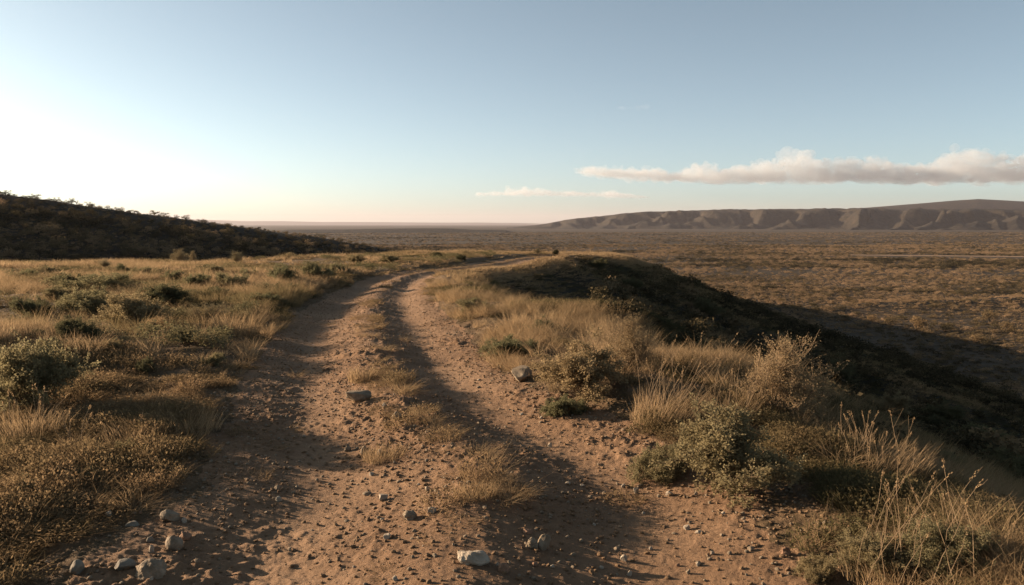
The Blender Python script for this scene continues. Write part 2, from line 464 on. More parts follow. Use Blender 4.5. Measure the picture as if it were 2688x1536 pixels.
# ------------------------------------------------------------------ grass and scrub cover
def jitter_points(x0, x1, y0, y1, cell, g):
    nx, ny = int((x1-x0)/cell), int((y1-y0)/cell)
    X, Y = np.meshgrid(np.arange(nx), np.arange(ny))
    X = x0+(X.ravel()+g.uniform(0, 1, nx*ny))*cell; Y = y0+(Y.ravel()+g.uniform(0, 1, nx*ny))*cell
    return X, Y
def in_view(x, y, m=3.0):
    return (y > 2.2) & (np.abs(x) < .70*y+m)
def lay(x, y):
    "cover at each point: track offset, ridge-outside distance"
    t, hw = track_t(x, y); return t, hw, poly_out(x, y)
SHRUB_SPOTS = []      # (x, y, radius) filled below, grass thins out inside
# --- shrubs of the photograph: kind, base pixel, width px, height px, tint, label
SHRUBS = [
 ('leafy', 78, 1066, 235, 165, .56, 'big grey-green shrub on the left casting a long shadow toward the track', 'olive'),
 ('leafy', 345, 868, 150, 98, .4, 'rounded olive shrub with bare lower twigs in the middle of the grassy field', 'olive'),
 ('leafy', 428, 806, 115, 62, .85, 'dark shrub just behind the rounded olive shrub', 'olive'),
 ('low', 188, 752, 70, 27, .95, 'low near-black shrub in the left field', 'olive'),
 ('leafy', 742, 750, 88, 56, .7, 'spiky green shrub in the field close to the far bend of the track', 'olive'),
 ('low', 205, 890, 105, 46, .9, 'bright green low shrub in front of the grassy field', 'olive'),
 ('low', 75, 826, 95, 36, .8, 'flat dark green shrub near the left edge of the field', 'olive'),
 ('low', 52, 868, 62, 34, .85, 'small dark shrub just below the flat green one', 'olive'),
 ('twig', 277, 708, 40, 24, .5, 'small twiggy shrub standing on the far rim of the field', 'olive'),
 ('leafy', 318, 718, 42, 22, .75, 'small dark round shrub just inside the field rim', 'olive'),
 ('low', 515, 756, 74, 30, .75, 'grey-green cushion shrub in the far field', 'olive'),
 ('low', 372, 724, 50, 20, .6, 'pale olive cushion shrub near the field rim', 'olive'),
 ('leafy', 822, 738, 92, 46, .65, 'green shrub nearest the far left bank of the track', 'olive'),
 ('twig', 545, 850, 112, 50, .45, 'brownish thin shrub among dry grass left of the track', 'olive'),
 ('low', 265, 772, 150, 42, .62, 'wide olive mass of shrub in the middle field', 'olive'),
 ('low', 232, 815, 165, 48, .6, 'wide olive shrub spreading left of the rounded one', 'olive'),
 ('low', 602, 757, 92, 34, .58, 'grey-green low shrub beyond the middle of the field', 'olive'),
 ('low', 722, 778, 112, 26, .85, 'dark mat of shrub below the spiky green shrub', 'olive'),
 ('low', 692, 798, 95, 26, .75, 'dark mat of shrub nearer than the other dark mat', 'olive'),
 ('twig', 475, 692, 42, 32, .4, 'bare twiggy shrub sticking up on the field rim before the dark hill', 'olive'),
 ('twig', 508, 690, 28, 26, .4, 'thin twiggy sprig right of the bare twiggy shrub on the rim', 'olive'),
 ('twig', 625, 697, 38, 34, .5, 'forked twiggy shrub on the rim of the field', 'olive'),
 ('low', 385, 976, 54, 30, .85, 'small dark shrub in dry grass near the bare shaded patch', 'olive'),
 ('leafy', 935, 692, 52, 26, .45, 'tan shrub on the far rim beyond the bend', 'olive'),
 ('leafy', 1022, 692, 60, 26, .5, 'broad tan shrub on the far rim right of the other tan one', 'olive'),
 ('leafy', 1146, 676, 30, 16, .95, 'black shrub near the far end of the track', 'olive'),
 ('leafy', 1211, 685, 30, 16, .95, 'small black shrub beside the track end', 'olive'),
 ('leafy', 1461, 670, 22, 15, 1., 'lone black shrub on top of the far knoll', 'olive'),
 ('twig', 1412, 668, 26, 15, .9, 'thin dark shrub on the knoll left of the lone black one', 'olive'),
 ('leafy', 1530, 1046, 250, 140, .3, 'grey-green shrub mixed with grass on the verge behind the big rock', 'olive'),
 ('twig', 1660, 975, 150, 130, .25, 'bare branching shrub rising from the top of the right verge', 'dry'),
 ('low', 1335, 932, 160, 44, .72, 'low green shrub on the right verge above the big rock', 'olive'),
 ('twig', 2050, 1100, 235, 180, .22, 'large dry brown twiggy shrub standing on the shaded slope', 'dry'),
 ('leafy', 1890, 1278, 330, 185, .5, 'biggest green leafy shrub at the edge of the slope', 'olive'),
 ('leafy', 2350, 1090, 95, 48, .4, 'small sunlit shrub lower down the shaded slope', 'dry'),
 ('low', 1480, 1090, 120, 46, .7, 'low bright green shrub at the edge of the dirt below the verge', 'olive'),
 ('low', 1745, 1245, 170, 66, .55, 'yellow-green low shrub on the dirt side of the biggest shrub', 'olive'),
 ('leafy', 2480, 1490, 230, 110, .6, 'olive shrub in the lower right corner under the stalks', 'olive'),
 ('leafy', 2290, 1500, 220, 100, .5, 'yellowish shrub left of the corner shrub with stalks', 'olive'),
 ('low', 2150, 1508, 110, 40, .45, 'low dry shrub at the slope edge near the bottom', 'dry'),
]
bark = NT('dry_twig_bark')
M_STEM = bark.surf(bark.diffuse(bark.ramp(bark.noise(30, 3), [(.3, (.075, .05, .03)), (.7, (.16, .11, .067))])))
dry = NT('pale_dry_twigs')
M_DRY = dry.surf(dry.diffuse(dry.ramp(dry.noise(30, 3), [(.3, (.125, .084, .05)), (.7, (.215, .152, .094))])))
PROTO = {'leafy': [], 'low': [], 'twig': []}
for s in (1, 2, 3):
    PROTO['leafy'].append(shrub_parts(s, .72, 17, 8, 7, .0125, 30, mat_leaf=M_SHRUB, mat_stem=M_STEM))
for s in (4, 5):
    PROTO['low'].append(shrub_parts(s, .42, 18, 8, 7, .0125, 26, upright=-.25, stem_r=.006, twig_len=.17, mat_leaf=M_SHRUB, mat_stem=M_STEM))
for s in (6, 7):
    PROTO['twig'].append(shrub_parts(s, .85, 20, 9, 8, .010, 7, upright=.15, stem_r=.008, twig_len=.26, mat_leaf=M_SHRUB, mat_stem=M_DRY))
HN = {'leafy': .72, 'low': .42, 'twig': .85}
def place_shrub(kind, x, y, w, h, tint, label, group, name='shrub', cat='shrub'):
    sm, fm = PROTO[kind][rng.integers(len(PROTO[kind]))]
    z = gz(x, y)
    root = bpy.data.objects.new(name, None); COL.objects.link(root)
    root.location = (x, y, z-.01); root.rotation_euler = (rng.normal(0, .07), rng.normal(.06, .08), rng.uniform(0, 6.28)); root.scale = (w*rng.uniform(.85, 1.2), w*rng.uniform(.85, 1.2), h/HN[kind])
    root.empty_display_size = .1
    link('stems', sm, root)
    f = link('foliage', fm, root); f['tint'] = float(tint)
    tag(root, label, cat, group)
    SHRUB_SPOTS.append((x, y, w*.42))
    return root
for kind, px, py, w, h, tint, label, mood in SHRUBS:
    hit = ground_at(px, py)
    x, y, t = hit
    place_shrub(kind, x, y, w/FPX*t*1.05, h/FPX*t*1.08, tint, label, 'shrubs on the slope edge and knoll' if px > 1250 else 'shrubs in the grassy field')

EXTRA = [(60, 742, 60, 26, .7, 'dark cushion shrub at the left picture edge in the far field'), (120, 722, 48, 20, .5, 'grey-green cushion shrub near the far rim at the left'), (150, 790, 80, 34, .55, 'broad grey-green shrub between the two flat dark shrubs'), (310, 760, 56, 26, .45, 'pale tufted shrub behind the wide olive mass'), (455, 735, 52, 22, .7, 'dark cushion shrub midway to the field rim'), (560, 722, 56, 22, .5, 'grey-green shrub near the rim left of the track bend'),
 (655, 735, 60, 26, .65, 'olive shrub a little left of the spiky green shrub'), (890, 715, 56, 22, .6, 'olive shrub on the bank just before the bend'), (480, 900, 80, 40, .6, 'olive shrub in dry grass in front of the rounded olive shrub'), (300, 930, 70, 34, .5, 'grey shrub between the big left shrub and the track'), (120, 940, 80, 36, .65, 'dark green shrub right behind the big left shrub'), (560, 960, 60, 26, .6, 'low shrub near the left edge of the track'),
 (60, 1300, 90, 34, .6, 'flat dark cushion in the low scrub at the left edge'), (215, 1260, 110, 36, .6, 'dark cushion in the low scrub above the boulders'), (330, 1190, 80, 30, .55, 'cushion shrub beside the shaded bare patch'), (1420, 880, 90, 40, .75, 'dark green shrub in the verge grass before the dark hollow'), (1250, 820, 90, 30, .6, 'olive cushion in the golden verge grass'),
 (2560, 1180, 150, 62, .8, 'dark shrub on the shaded slope near the right picture edge'), (2645, 1262, 160, 70, .75, 'dark shrub at the right picture edge behind the corner stalks'), (2450, 1236, 140, 56, .7, 'grey shrub in the shade just above the corner stalks'), (2480, 1120, 110, 48, .85, 'black shrub higher on the shaded slope at the right'),
 (2200, 1000, 110, 46, .85, 'black shrub on the shaded slope beyond the brown twiggy shrub'), (1850, 826, 110, 38, .85, 'dark shrub on the shaded slope above the brown twiggy shrub'), (1650, 760, 84, 28, .9, 'low black shrub on the shaded shoulder right of the knoll'), (1570, 706, 56, 22, .9, 'small black shrub on the crest line right of the knoll')]
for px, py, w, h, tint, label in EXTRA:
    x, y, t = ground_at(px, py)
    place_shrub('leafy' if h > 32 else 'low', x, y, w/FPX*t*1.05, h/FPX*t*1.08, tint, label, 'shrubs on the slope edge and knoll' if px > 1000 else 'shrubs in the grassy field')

# --- dry grass clumps with seed stalks that stand out one by one
def add_stalks(root, n, r, h, seed, lean=(.1, 0)):
    "every bare stalk is a part of its clump, its seed head a part of the stalk"
    g = np.random.default_rng(seed)
    for i in range(n):
        G = Geo()
        a = g.uniform(0, 6.28); rr = r*math.sqrt(g.uniform(0, 1)); p = np.array([rr*math.cos(a), rr*math.sin(a), -.02])
        L = h*g.uniform(.45, 1); d = np.array([g.normal(lean[0], .2), g.normal(lean[1], .2), 1.])
        P = [p]
        for s in range(4):
            d = d+np.array([g.normal(0, .12), g.normal(0, .12), -.06]); P.append(P[-1]+d/np.linalg.norm(d)*L/4)
        G.add(*tube(P, .0019, .001))
        for k in range(g.integers(0, 3)):
            q = P[g.integers(2, 5)]; e = d/np.linalg.norm(d)*.5+g.normal(0, .55, 3); e[2] = abs(e[2])
            G.add(*tube([q, q+e*.045*g.uniform(.6, 1.4), q+e*.09*g.uniform(.6, 1.4)+np.array([0, 0, .01])], .0011, .0007))
        so = link('stalk', G.mesh('stalk', M_DRY), root)
        n2 = 18; tt = g.uniform(-.35, .9, n2)[:, None]; C = P[4]+(P[4]-P[3])*tt*.4+g.normal(0, .003, (n2, 3))
        V, F = leaf_quads(C, .006, g, 2, np.repeat((d/np.linalg.norm(d))[None], n2, 0)*1.3)
        ho = link('seed_head', mesh_from('seed_head', V, F, M_SHRUB, False), so); ho['tint'] = .1
def blade_mesh(n, r, h, seed, w=.0022, lean=.3, curve=.5, wind=(.12, -.03), mat=None):
    V, F = blades(n, r, h, w, lean, curve, seed, 4, wind); return mesh_from('blades', V, F, mat, False)
M_GRASS_OBJ = leaf_material('clump_grass_blades', GRASS_STOPS, .5, .35, 'OBJECT')
CLUMPS = [  # base px, width px, height of blades px, stalks, stalk height px, lean, tint, label
 (2420, 1515, 360, 55, 30, 265, (.12, 0), .2, 'tall dry grass clump with long bare stalks in the lower right corner'),
 (2275, 1222, 270, 70, 26, 135, (.18, 0), .12, 'sunlit grass clump with curved stalks in the dark hollow of the slope'),
 (1735, 1105, 170, 95, 34, 250, (.35, 0), .05, 'tall golden grass clump leaning right beside the verge'),
 (1905, 1085, 150, 60, 12, 140, (.1, 0), .25, 'thin stalky grass clump between the golden clump and the brown twiggy shrub'),
 (1590, 960, 120, 70, 12, 125, (.05, 0), .15, 'stalky grass clump at the top of the verge before the dark slope'),
 (620, 880, 110, 62, 6, 100, (.15, 0), .3, 'pale upright grass clump on the left bank of the track'),
 (75, 1145, 150, 70, 12, 125, (.1, 0), .2, 'straggly pale grass clump below the big grey-green shrub'),
 (195, 1165, 60, 24, 8, 105, (.0, 0), .1, 'few stiff seed stalks in front of the bare shaded patch'),
 (480, 1130, 180, 56, 6, 80, (.1, 0), .06, 'golden grass clump on the left bank beside the shaded rut'),
 (350, 1150, 150, 44, 6, 64, (.1, 0), .12, 'golden grass clump left of the bank clump beside the shaded rut'),
 (1245, 1305, 110, 40, 4, 60, (.1, 0), .35, 'olive grass tuft on the hump between the ruts'),
 (1005, 1205, 110, 40, 2, 50, (.1, 0), .3, 'brown grass tuft on the hump above three stones'),
 (950, 1000, 70, 40, 2, 50, (.1, 0), .2, 'dry grass tuft on the hump behind the long stone'),
]
for i, (px, py, w, hb, ns, hs, lean, tint, label) in enumerate(CLUMPS):
    x, y, t = ground_at(px, py); k = t/FPX
    root = bpy.data.objects.new('grass_clump', None); COL.objects.link(root); root.location = (x, y, gz(x, y)); root.empty_display_size = .1
    b = link('blades', blade_mesh(int(200+2.4*w), w*k*.48, hb*k*1.15, 60+i, .0015 if t < 9 else .003, .36, .6, (lean[0]*.9, -.03), M_GRASS_OBJ), root); b['tint'] = float(tint)
    add_stalks(root, ns, w*k*.4, hs*k, 90+i, lean)
    tag(root, label, 'grass clump', 'dry grass clumps standing out')

# --- continuous cover
GR = [mesh_from('tuft', *blades(90, .085, .38, .0016, .34, .8, s, 3), M_GRASS, False) for s in (1, 2, 3)]
GR += [mesh_from('tuft', *blades(60, .10, .56, .0017, .28, .65, s, 4), M_GRASS, False) for s in (4, 5)]
GRF = [mesh_from('tuft', *blades(54, .16, .42, .0058, .3, .7, s, 2), M_GRASS, False) for s in (6, 7, 8)]
def scrub_tuft(seed):
    V1, F1 = blades(85, .12, .17, .0022, .75, .8, seed, 3)
    g = np.random.default_rng(seed); n = 260
    a = g.uniform(0, 6.28, n); r = .13*np.sqrt(g.uniform(0, 1, n)); C = np.stack([r*np.cos(a), r*np.sin(a), g.uniform(.01, .13, n)*(1-.5*(r/.13)**2)], 1)
    V2, F2 = leaf_quads(C, .0095, g, 1.9)
    return mesh_from('scrub_tuft', np.concatenate([V1, V2]), [F1, F2+len(V1)], M_SCRUB, False)
SC = [scrub_tuft(s) for s in (11, 12, 13)]
def spot_clear(x, y):
    k = np.ones(len(x))
    for sx, sy, r in SHRUB_SPOTS:
        k = np.where((x-sx)**2+(y-sy)**2 < (r*.75)**2, .25, k)
    return k
def cover():
    g = np.random.default_rng(5)
    gp, sp = [], []
    for (y0, y1, cell, sc, far) in ((2.2, 10, .072, 1., 0), (10, 24, .15, 1.15, 0), (24, 62, .27, 1.35, 1), (62, 150, .6, 2.1, 1)):
        X, Y = jitter_points(-.72*y1-3, .72*y1+3, y0, y1, cell, g)
        m = in_view(X, Y, 2.0); X, Y = X[m], Y[m]
        t, hw, d = lay(X, Y)
        keep = (d > -4.5-.0*d) | (Y < 40)
        a = np.abs(t)
        edge = 1.05+.22*fbm(X, Y, 1.1, 3, 61)
        w = sstep(edge, edge+.16, a)
        med = (a < .13+.10*fbm(X, Y, .8, 2, 62))*np.clip(.55+1.3*fbm(X, Y, 1.3, 2, 63), 0, 1)*(.3+.25*sstep(5, 9, Y))
        stray = .003*(a < 1.1)
        bare = 1-.93*sstep(.04, .28, fbm(X, Y, 2.6, 3, 64))*(a > 1.15)*sstep(1, -.5, d)
        # worn strip of soil where the right verge meets the slope, near the camera
        worn = 1-.8*np.exp(-((X-1.95)/.5)**2)*sstep(8.5, 5.5, Y)
        # bare shaded patch in the left field
        patch = 1-.85*np.exp(-((X+3.6)/1.1)**2-((Y-8.0)/.75)**2)
        boul = 1-.92*np.exp(-((X+2.15)/.42)**2-((Y-4.5)/.5)**2)
        p = np.clip(w*bare*worn*patch*boul*(1-.25*(t < 0)*sstep(10, 6, Y))+med+stray, 0, 1)*spot_clear(X, Y)
        if y0 >= 62: p = p*(height(X, Y, False) > PLAIN+2)
        pick = g.uniform(0, 1, len(X)) < p
        X, Y, t, d, a = X[pick], Y[pick], t[pick], d[pick], a[pick]
        Z = height(X, Y, True)-.004
        n = len(X)
        fl = sstep(.2, 3, d)                                   # how far onto the slope
        left = (t < 0)*(1-fl)
        gold = fbm(X, Y, 3.2, 3, 65)
        # golden long grass against low scrub
        pg = np.clip(.5+1.5*gold + .55*(t > 1)*(1-fl)*sstep(6, 9, Y) - .25*fl - .8*left*sstep(11, 7, Y), .08, .96)
        pg = np.where(a < 1, .88, pg)
        isg = g.uniform(0, 1, n) < pg
        olive = np.clip(.5+.9*fbm(X, Y, 2.4, 3, 66), 0, 1)
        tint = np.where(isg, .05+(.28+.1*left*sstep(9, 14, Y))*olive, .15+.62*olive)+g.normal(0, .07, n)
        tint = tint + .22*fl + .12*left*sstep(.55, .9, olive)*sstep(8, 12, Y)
        tint = tint - .30*left*sstep(11, 7, Y)*(~isg)  # near-left scrub paled: sunlight on it put into the colour
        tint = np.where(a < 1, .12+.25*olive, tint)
        hs = .62+.5*np.clip(gold+.4, 0, 1)
        hs = np.where(a < 1, hs*.36, hs)*np.where(a < 1.35, .75, 1)*(1-.55*left*sstep(12, 6, Y))
        hs = hs*(1-.3*fl)*(1-.5*((Y > 27) & (Y < 60) & (a < 4.5)))*(1-.4*((X > 1.3) & (Y < 6.5)))
        hs = np.where(isg, hs, .85)*g.uniform(.7, 1.25, n)*(1 if y0 < 10 else .9 if y0 < 20 else .75 if y0 < 60 else 1.5)
        ws = g.uniform(.8, 1.25, n)*sc
        rot = np.stack([g.normal(0, .08, n), g.normal(0, .08, n), g.uniform(0, 6.28, n)], 1)
        P = np.stack([X, Y, Z], 1); S = np.stack([ws, ws, hs], 1)
        kg = g.integers(5, 8, n) if far else np.where(g.uniform(0, 1, n) < .1, g.integers(3, 5, n), g.integers(0, 3, n))
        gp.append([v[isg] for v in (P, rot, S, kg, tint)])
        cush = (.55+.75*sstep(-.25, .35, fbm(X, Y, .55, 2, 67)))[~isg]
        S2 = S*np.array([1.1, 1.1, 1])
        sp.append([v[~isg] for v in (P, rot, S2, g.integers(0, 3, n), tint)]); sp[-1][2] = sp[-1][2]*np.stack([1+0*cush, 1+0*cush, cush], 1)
    G = [np.concatenate(v) for v in zip(*gp)]; S = [np.concatenate(v) for v in zip(*sp)]
    print('grass', len(G[0]), 'scrub', len(S[0]))
    scatter('grass', *G[:3], G[3], np.clip(G[4], 0, 1), proto_collection('grass_kinds', GR+GRF), 'dry golden grass covering the ridge beside the dirt track', 'grass')
    scatter('ground_scrub', *S[:3], S[3], np.clip(S[4], 0, 1), proto_collection('scrub_kinds', SC), 'low olive and brown scrub carpeting the ridge and slope', 'scrub')
cover()

# --- scrub on the dark hill and on the plain
FARB = [clump_mesh('far_bush', 30+i, 330, .62, .05, M_FARSCRUB) for i in range(4)]
FARB += [clump_mesh('far_bush', 40+i, 90, .5, .10, M_FARSCRUB, 5) for i in range(3)]
def hill_cover():
    g = np.random.default_rng(8); out = []
    for cell, lo, hi, dens, kinds in ((2.0, 1.5, 4.4, .8, (0, 4)), (1.1, .5, 1.4, .85, (4, 7))):
        X, Y = jitter_points(-200, 10, 95, 275, cell, g)
        m = (np.abs(X) < .7*Y+12) & (g.uniform(0, 1, len(X)) < dens)
        X, Y = X[m], Y[m]; hz = hill(X, Y); Z = height(X, Y, False)
        m = (hz > Z-1.5) & (Z > PLAIN+1.5)
        X, Y, Z = X[m], Y[m], Z[m]; n = len(X)
        s = lo+(hi-lo)*g.uniform(0, 1, n)**1.8
        vc = np.abs((X-HA[0])*HV[0]+(Y-HA[1])*HV[1]); s = s*(.45+.55*sstep(6, 26, vc))
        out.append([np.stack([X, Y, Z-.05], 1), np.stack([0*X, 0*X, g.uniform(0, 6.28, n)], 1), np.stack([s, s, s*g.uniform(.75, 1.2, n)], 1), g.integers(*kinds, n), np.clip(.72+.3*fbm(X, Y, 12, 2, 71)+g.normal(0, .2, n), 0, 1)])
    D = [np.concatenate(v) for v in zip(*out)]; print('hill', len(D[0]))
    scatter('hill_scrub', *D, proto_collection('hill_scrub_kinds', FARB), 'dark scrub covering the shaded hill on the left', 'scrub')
def road_off(x, y):
    return (766-.28*(x-336))-y
def plain_cover():
    g = np.random.default_rng(9); out = []
    for y0, y1, cell, lo, hi, dens, kinds in ((110, 470, 1.35, .5, 1.6, .85, (4, 7)), (110, 470, 2.5, 1.1, 4.4, .62, (0, 4)), (470, 1150, 3.9, 1.8, 5.8, .75, (0, 4)), (1150, 2900, 12, 4, 10, .6, (4, 7))):
        X, Y = jitter_points(-.45*y1, .70*y1+20, y0, y1, cell, g)
        m = (np.abs(X) < .68*Y+20) & (g.uniform(0, 1, len(X)) < dens*(1+1.1*fbm(X, Y, 70, 4, 72)-.5*sstep(.25, .5, fbm(X, Y, 160, 3, 78))))
        X, Y = X[m], Y[m]; Z = height(X, Y, False)
        m = (Z < PLAIN+4.5) & ~((road_off(X, Y) > -8) & (road_off(X, Y) < 60) & (X > 320))
        X, Y, Z = X[m], Y[m], Z[m]; n = len(X)
        s = lo+(hi-lo)*g.uniform(0, 1, n)**2.4
        drain = np.exp(-(fbm(X, Y*2.4, 340, 3, 77)/.05)**2); s = s*(1+.5*drain)
        flat = .8 if y0 < 1000 else .45
        out.append([np.stack([X, Y, Z-.05], 1), np.stack([0*X, 0*X, g.uniform(0, 6.28, n)], 1), np.stack([s, s, s*flat*g.uniform(.6, 1.0, n)], 1), g.integers(*kinds, n), np.clip(.44+.5*fbm(X, Y, 50, 3, 73)+g.normal(0, .24, n)+.5*drain, 0, 1)])
    D = [np.concatenate(v) for v in zip(*out)]; print('plain', len(D[0]))
    scatter('plain_scrub', *D, proto_collection('plain_scrub_kinds', FARB), 'brown and olive bushes covering the wide plain below', 'scrub')
def slope_cover():
    g = np.random.default_rng(10); out = []
    for y0, y1, cell, lo, hi, dens, kinds in ((3, 30, .42, .25, .8, .6, (4, 7)), (6, 75, .85, .5, 2.1, .6, (0, 4)), (30, 170, .9, .5, 1.3, .8, (4, 7)), (60, 260, 1.7, 1.2, 3.0, .6, (0, 4))):
        X, Y = jitter_points(-6, .72*y1+4, y0, y1, cell, g)
        m = in_view(X, Y, 2) & (g.uniform(0, 1, len(X)) < dens*(1+.6*fbm(X, Y, 6, 2, 75))); X, Y = X[m], Y[m]
        d = poly_out(X, Y); Z = height(X, Y, False)
        m = (d > np.where(Y < 40, 1.4, np.where(Y > 85, -99, .8))) & (Z > PLAIN+2) & ((X > XE_at(Y)-.5) | (Y > 85)) & (hill(X, Y) < Z-1); X, Y, Z, d = X[m], Y[m], Z[m], d[m]; n = len(X)
        s = (lo+(hi-lo)*g.uniform(0, 1, n)**2)*(.45+.55*sstep(1, 5, d))
        out.append([np.stack([X, Y, Z-.04], 1), np.stack([0*X, 0*X, g.uniform(0, 6.28, n)], 1), np.stack([s, s, s*g.uniform(.5, .95, n)], 1), g.integers(*kinds, n), np.clip(.82+.3*fbm(X, Y, 9, 2, 76)+g.normal(0, .13, n), 0, 1)])  # tints held near the dark end: shade of the flank put into the leaves
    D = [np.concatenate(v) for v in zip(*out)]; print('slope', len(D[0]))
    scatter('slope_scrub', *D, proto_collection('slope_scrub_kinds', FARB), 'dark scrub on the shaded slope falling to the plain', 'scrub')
def XE_at(y): return np.interp(y, XE[:, 0], XE[:, 1])
def field_cover():
    g = np.random.default_rng(12)
    M = leaf_material('field_scrub_leaves', [(0, (.20, .15, .08)), (.5, (.125, .112, .058)), (1, (.055, .06, .032))], .35, .3)
    pr = [clump_mesh('field_bush', 50+i, 900, .5, .026, M, 9) for i in range(4)]
    X, Y = jitter_points(-34, 1, 9.5, 46, .62, g)
    t, hw, d = lay(X, Y)
    p = np.clip(.38+1.8*fbm(X, Y*1.3, 5.5, 3, 79), 0, .8)
    m = in_view(X, Y, 2) & (t < -1.35) & (d < .5) & (g.uniform(0, 1, len(X)) < p) & ((X+3.6)**2+(Y-8)**2 > 3); X, Y = X[m], Y[m]; n = len(X)
    s = .35+.75*g.uniform(0, 1, n)**2; print('field', n)
    scatter('field_scrub', np.stack([X, Y, height(X, Y, False)-.03], 1), np.stack([0*X, 0*X, g.uniform(0, 6.28, n)], 1), np.stack([s, s, s*g.uniform(.5, .95, n)], 1), g.integers(0, 4, n), np.clip(.40+.45*fbm(X, Y, 6, 2, 80)+g.normal(0, .2, n), 0, 1), proto_collection('field_scrub_kinds', pr), 'grey-green low scrub growing among straw grass in the left field', 'scrub')
field_cover(); hill_cover(); plain_cover(); slope_cover()

# ------------------------------------------------------------------ rocks
import mathutils
def ico(sub):
    import bmesh
    bm = bmesh.new(); bmesh.ops.create_icosphere(bm, subdivisions=sub, radius=1.0)
    V = np.array([v.co[:] for v in bm.verts]); F = np.array([[v.index for v in f.verts] for f in bm.faces]); bm.free(); return V, F
ICO4, ICO3 = ico(5), ico(3)
def n3(P, scale, seed):
    x, y, z = P.T/scale
    return (vnoise(x+z*.37, y-z*.21, seed)+vnoise(y+x*.31, z+x*.17, seed+1)+vnoise(z-y*.27, x+y*.4, seed+2))/2
def rock_mesh(seed, size, style='round', detail=True, mat=None):
    g = np.random.default_rng(seed); V, F = ICO4 if detail else ICO3
    P = V.copy()
    k = {'round': 9, 'block': 11, 'shard': 6, 'rough': 5, 'slab': 6}[style]
    for i in range(k):                                   # broken faces
        d = g.normal(0, 1, 3); d /= np.linalg.norm(d)
        lim = g.uniform(*{'round': (.6, .88), 'block': (.5, .75), 'shard': (.35, .7), 'rough': (.6, .9), 'slab': (.5, .8)}[style])
        s = P@d; P = P-np.maximum(s-lim, 0)[:, None]*d*.97
    rel = {'round': .07, 'block': .05, 'shard': .06, 'rough': .22, 'slab': .06}[style]
    nrm = P/np.linalg.norm(P, axis=1)[:, None]
    P = P+nrm*(rel*n3(P, .55, seed)+rel*.45*n3(P, .22, seed+9)+rel*.25*n3(P, .09, seed+19))[:, None]
    lo, hi = P.min(0), P.max(0); P = (P-(lo+hi)/2)/(hi-lo)*np.asarray(size)
    P[:, 2] += size[2]/2
    return mesh_from('rock', P, F, mat, True)
def stone_material(name, a, b, c):
    k = NT(name)
    tc = k.n('TexCoord').outputs['Object']
    col = k.ramp(k.noise(14, 6, .65, tc), [(.32, a), (.52, b), (.72, c)])
    col = k.mix(k.ramp(k.noise(60, 4, .7, tc), [(.58, (0, 0, 0)), (.75, (.6, .6, .6))]), col, a)
    return k.surf(k.diffuse(col, k.bump(k.noise(45, 7, .7, tc), .7, .01), .85))
M_BUFF = stone_material('buff_stone', (.13, .095, .062), (.215, .165, .115), (.30, .24, .17))
M_PALE = stone_material('pale_stone', (.20, .16, .115), (.30, .248, .19), (.39, .33, .26))
M_GREY = stone_material('grey_stone', (.115, .095, .072), (.18, .155, .122), (.245, .212, .17))
M_CLOD = stone_material('track_clod', (.11, .066, .036), (.18, .112, .062), (.25, .165, .1))
M_RED = stone_material('reddish_stone', (.13, .075, .045), (.21, .125, .08), (.29, .19, .125))
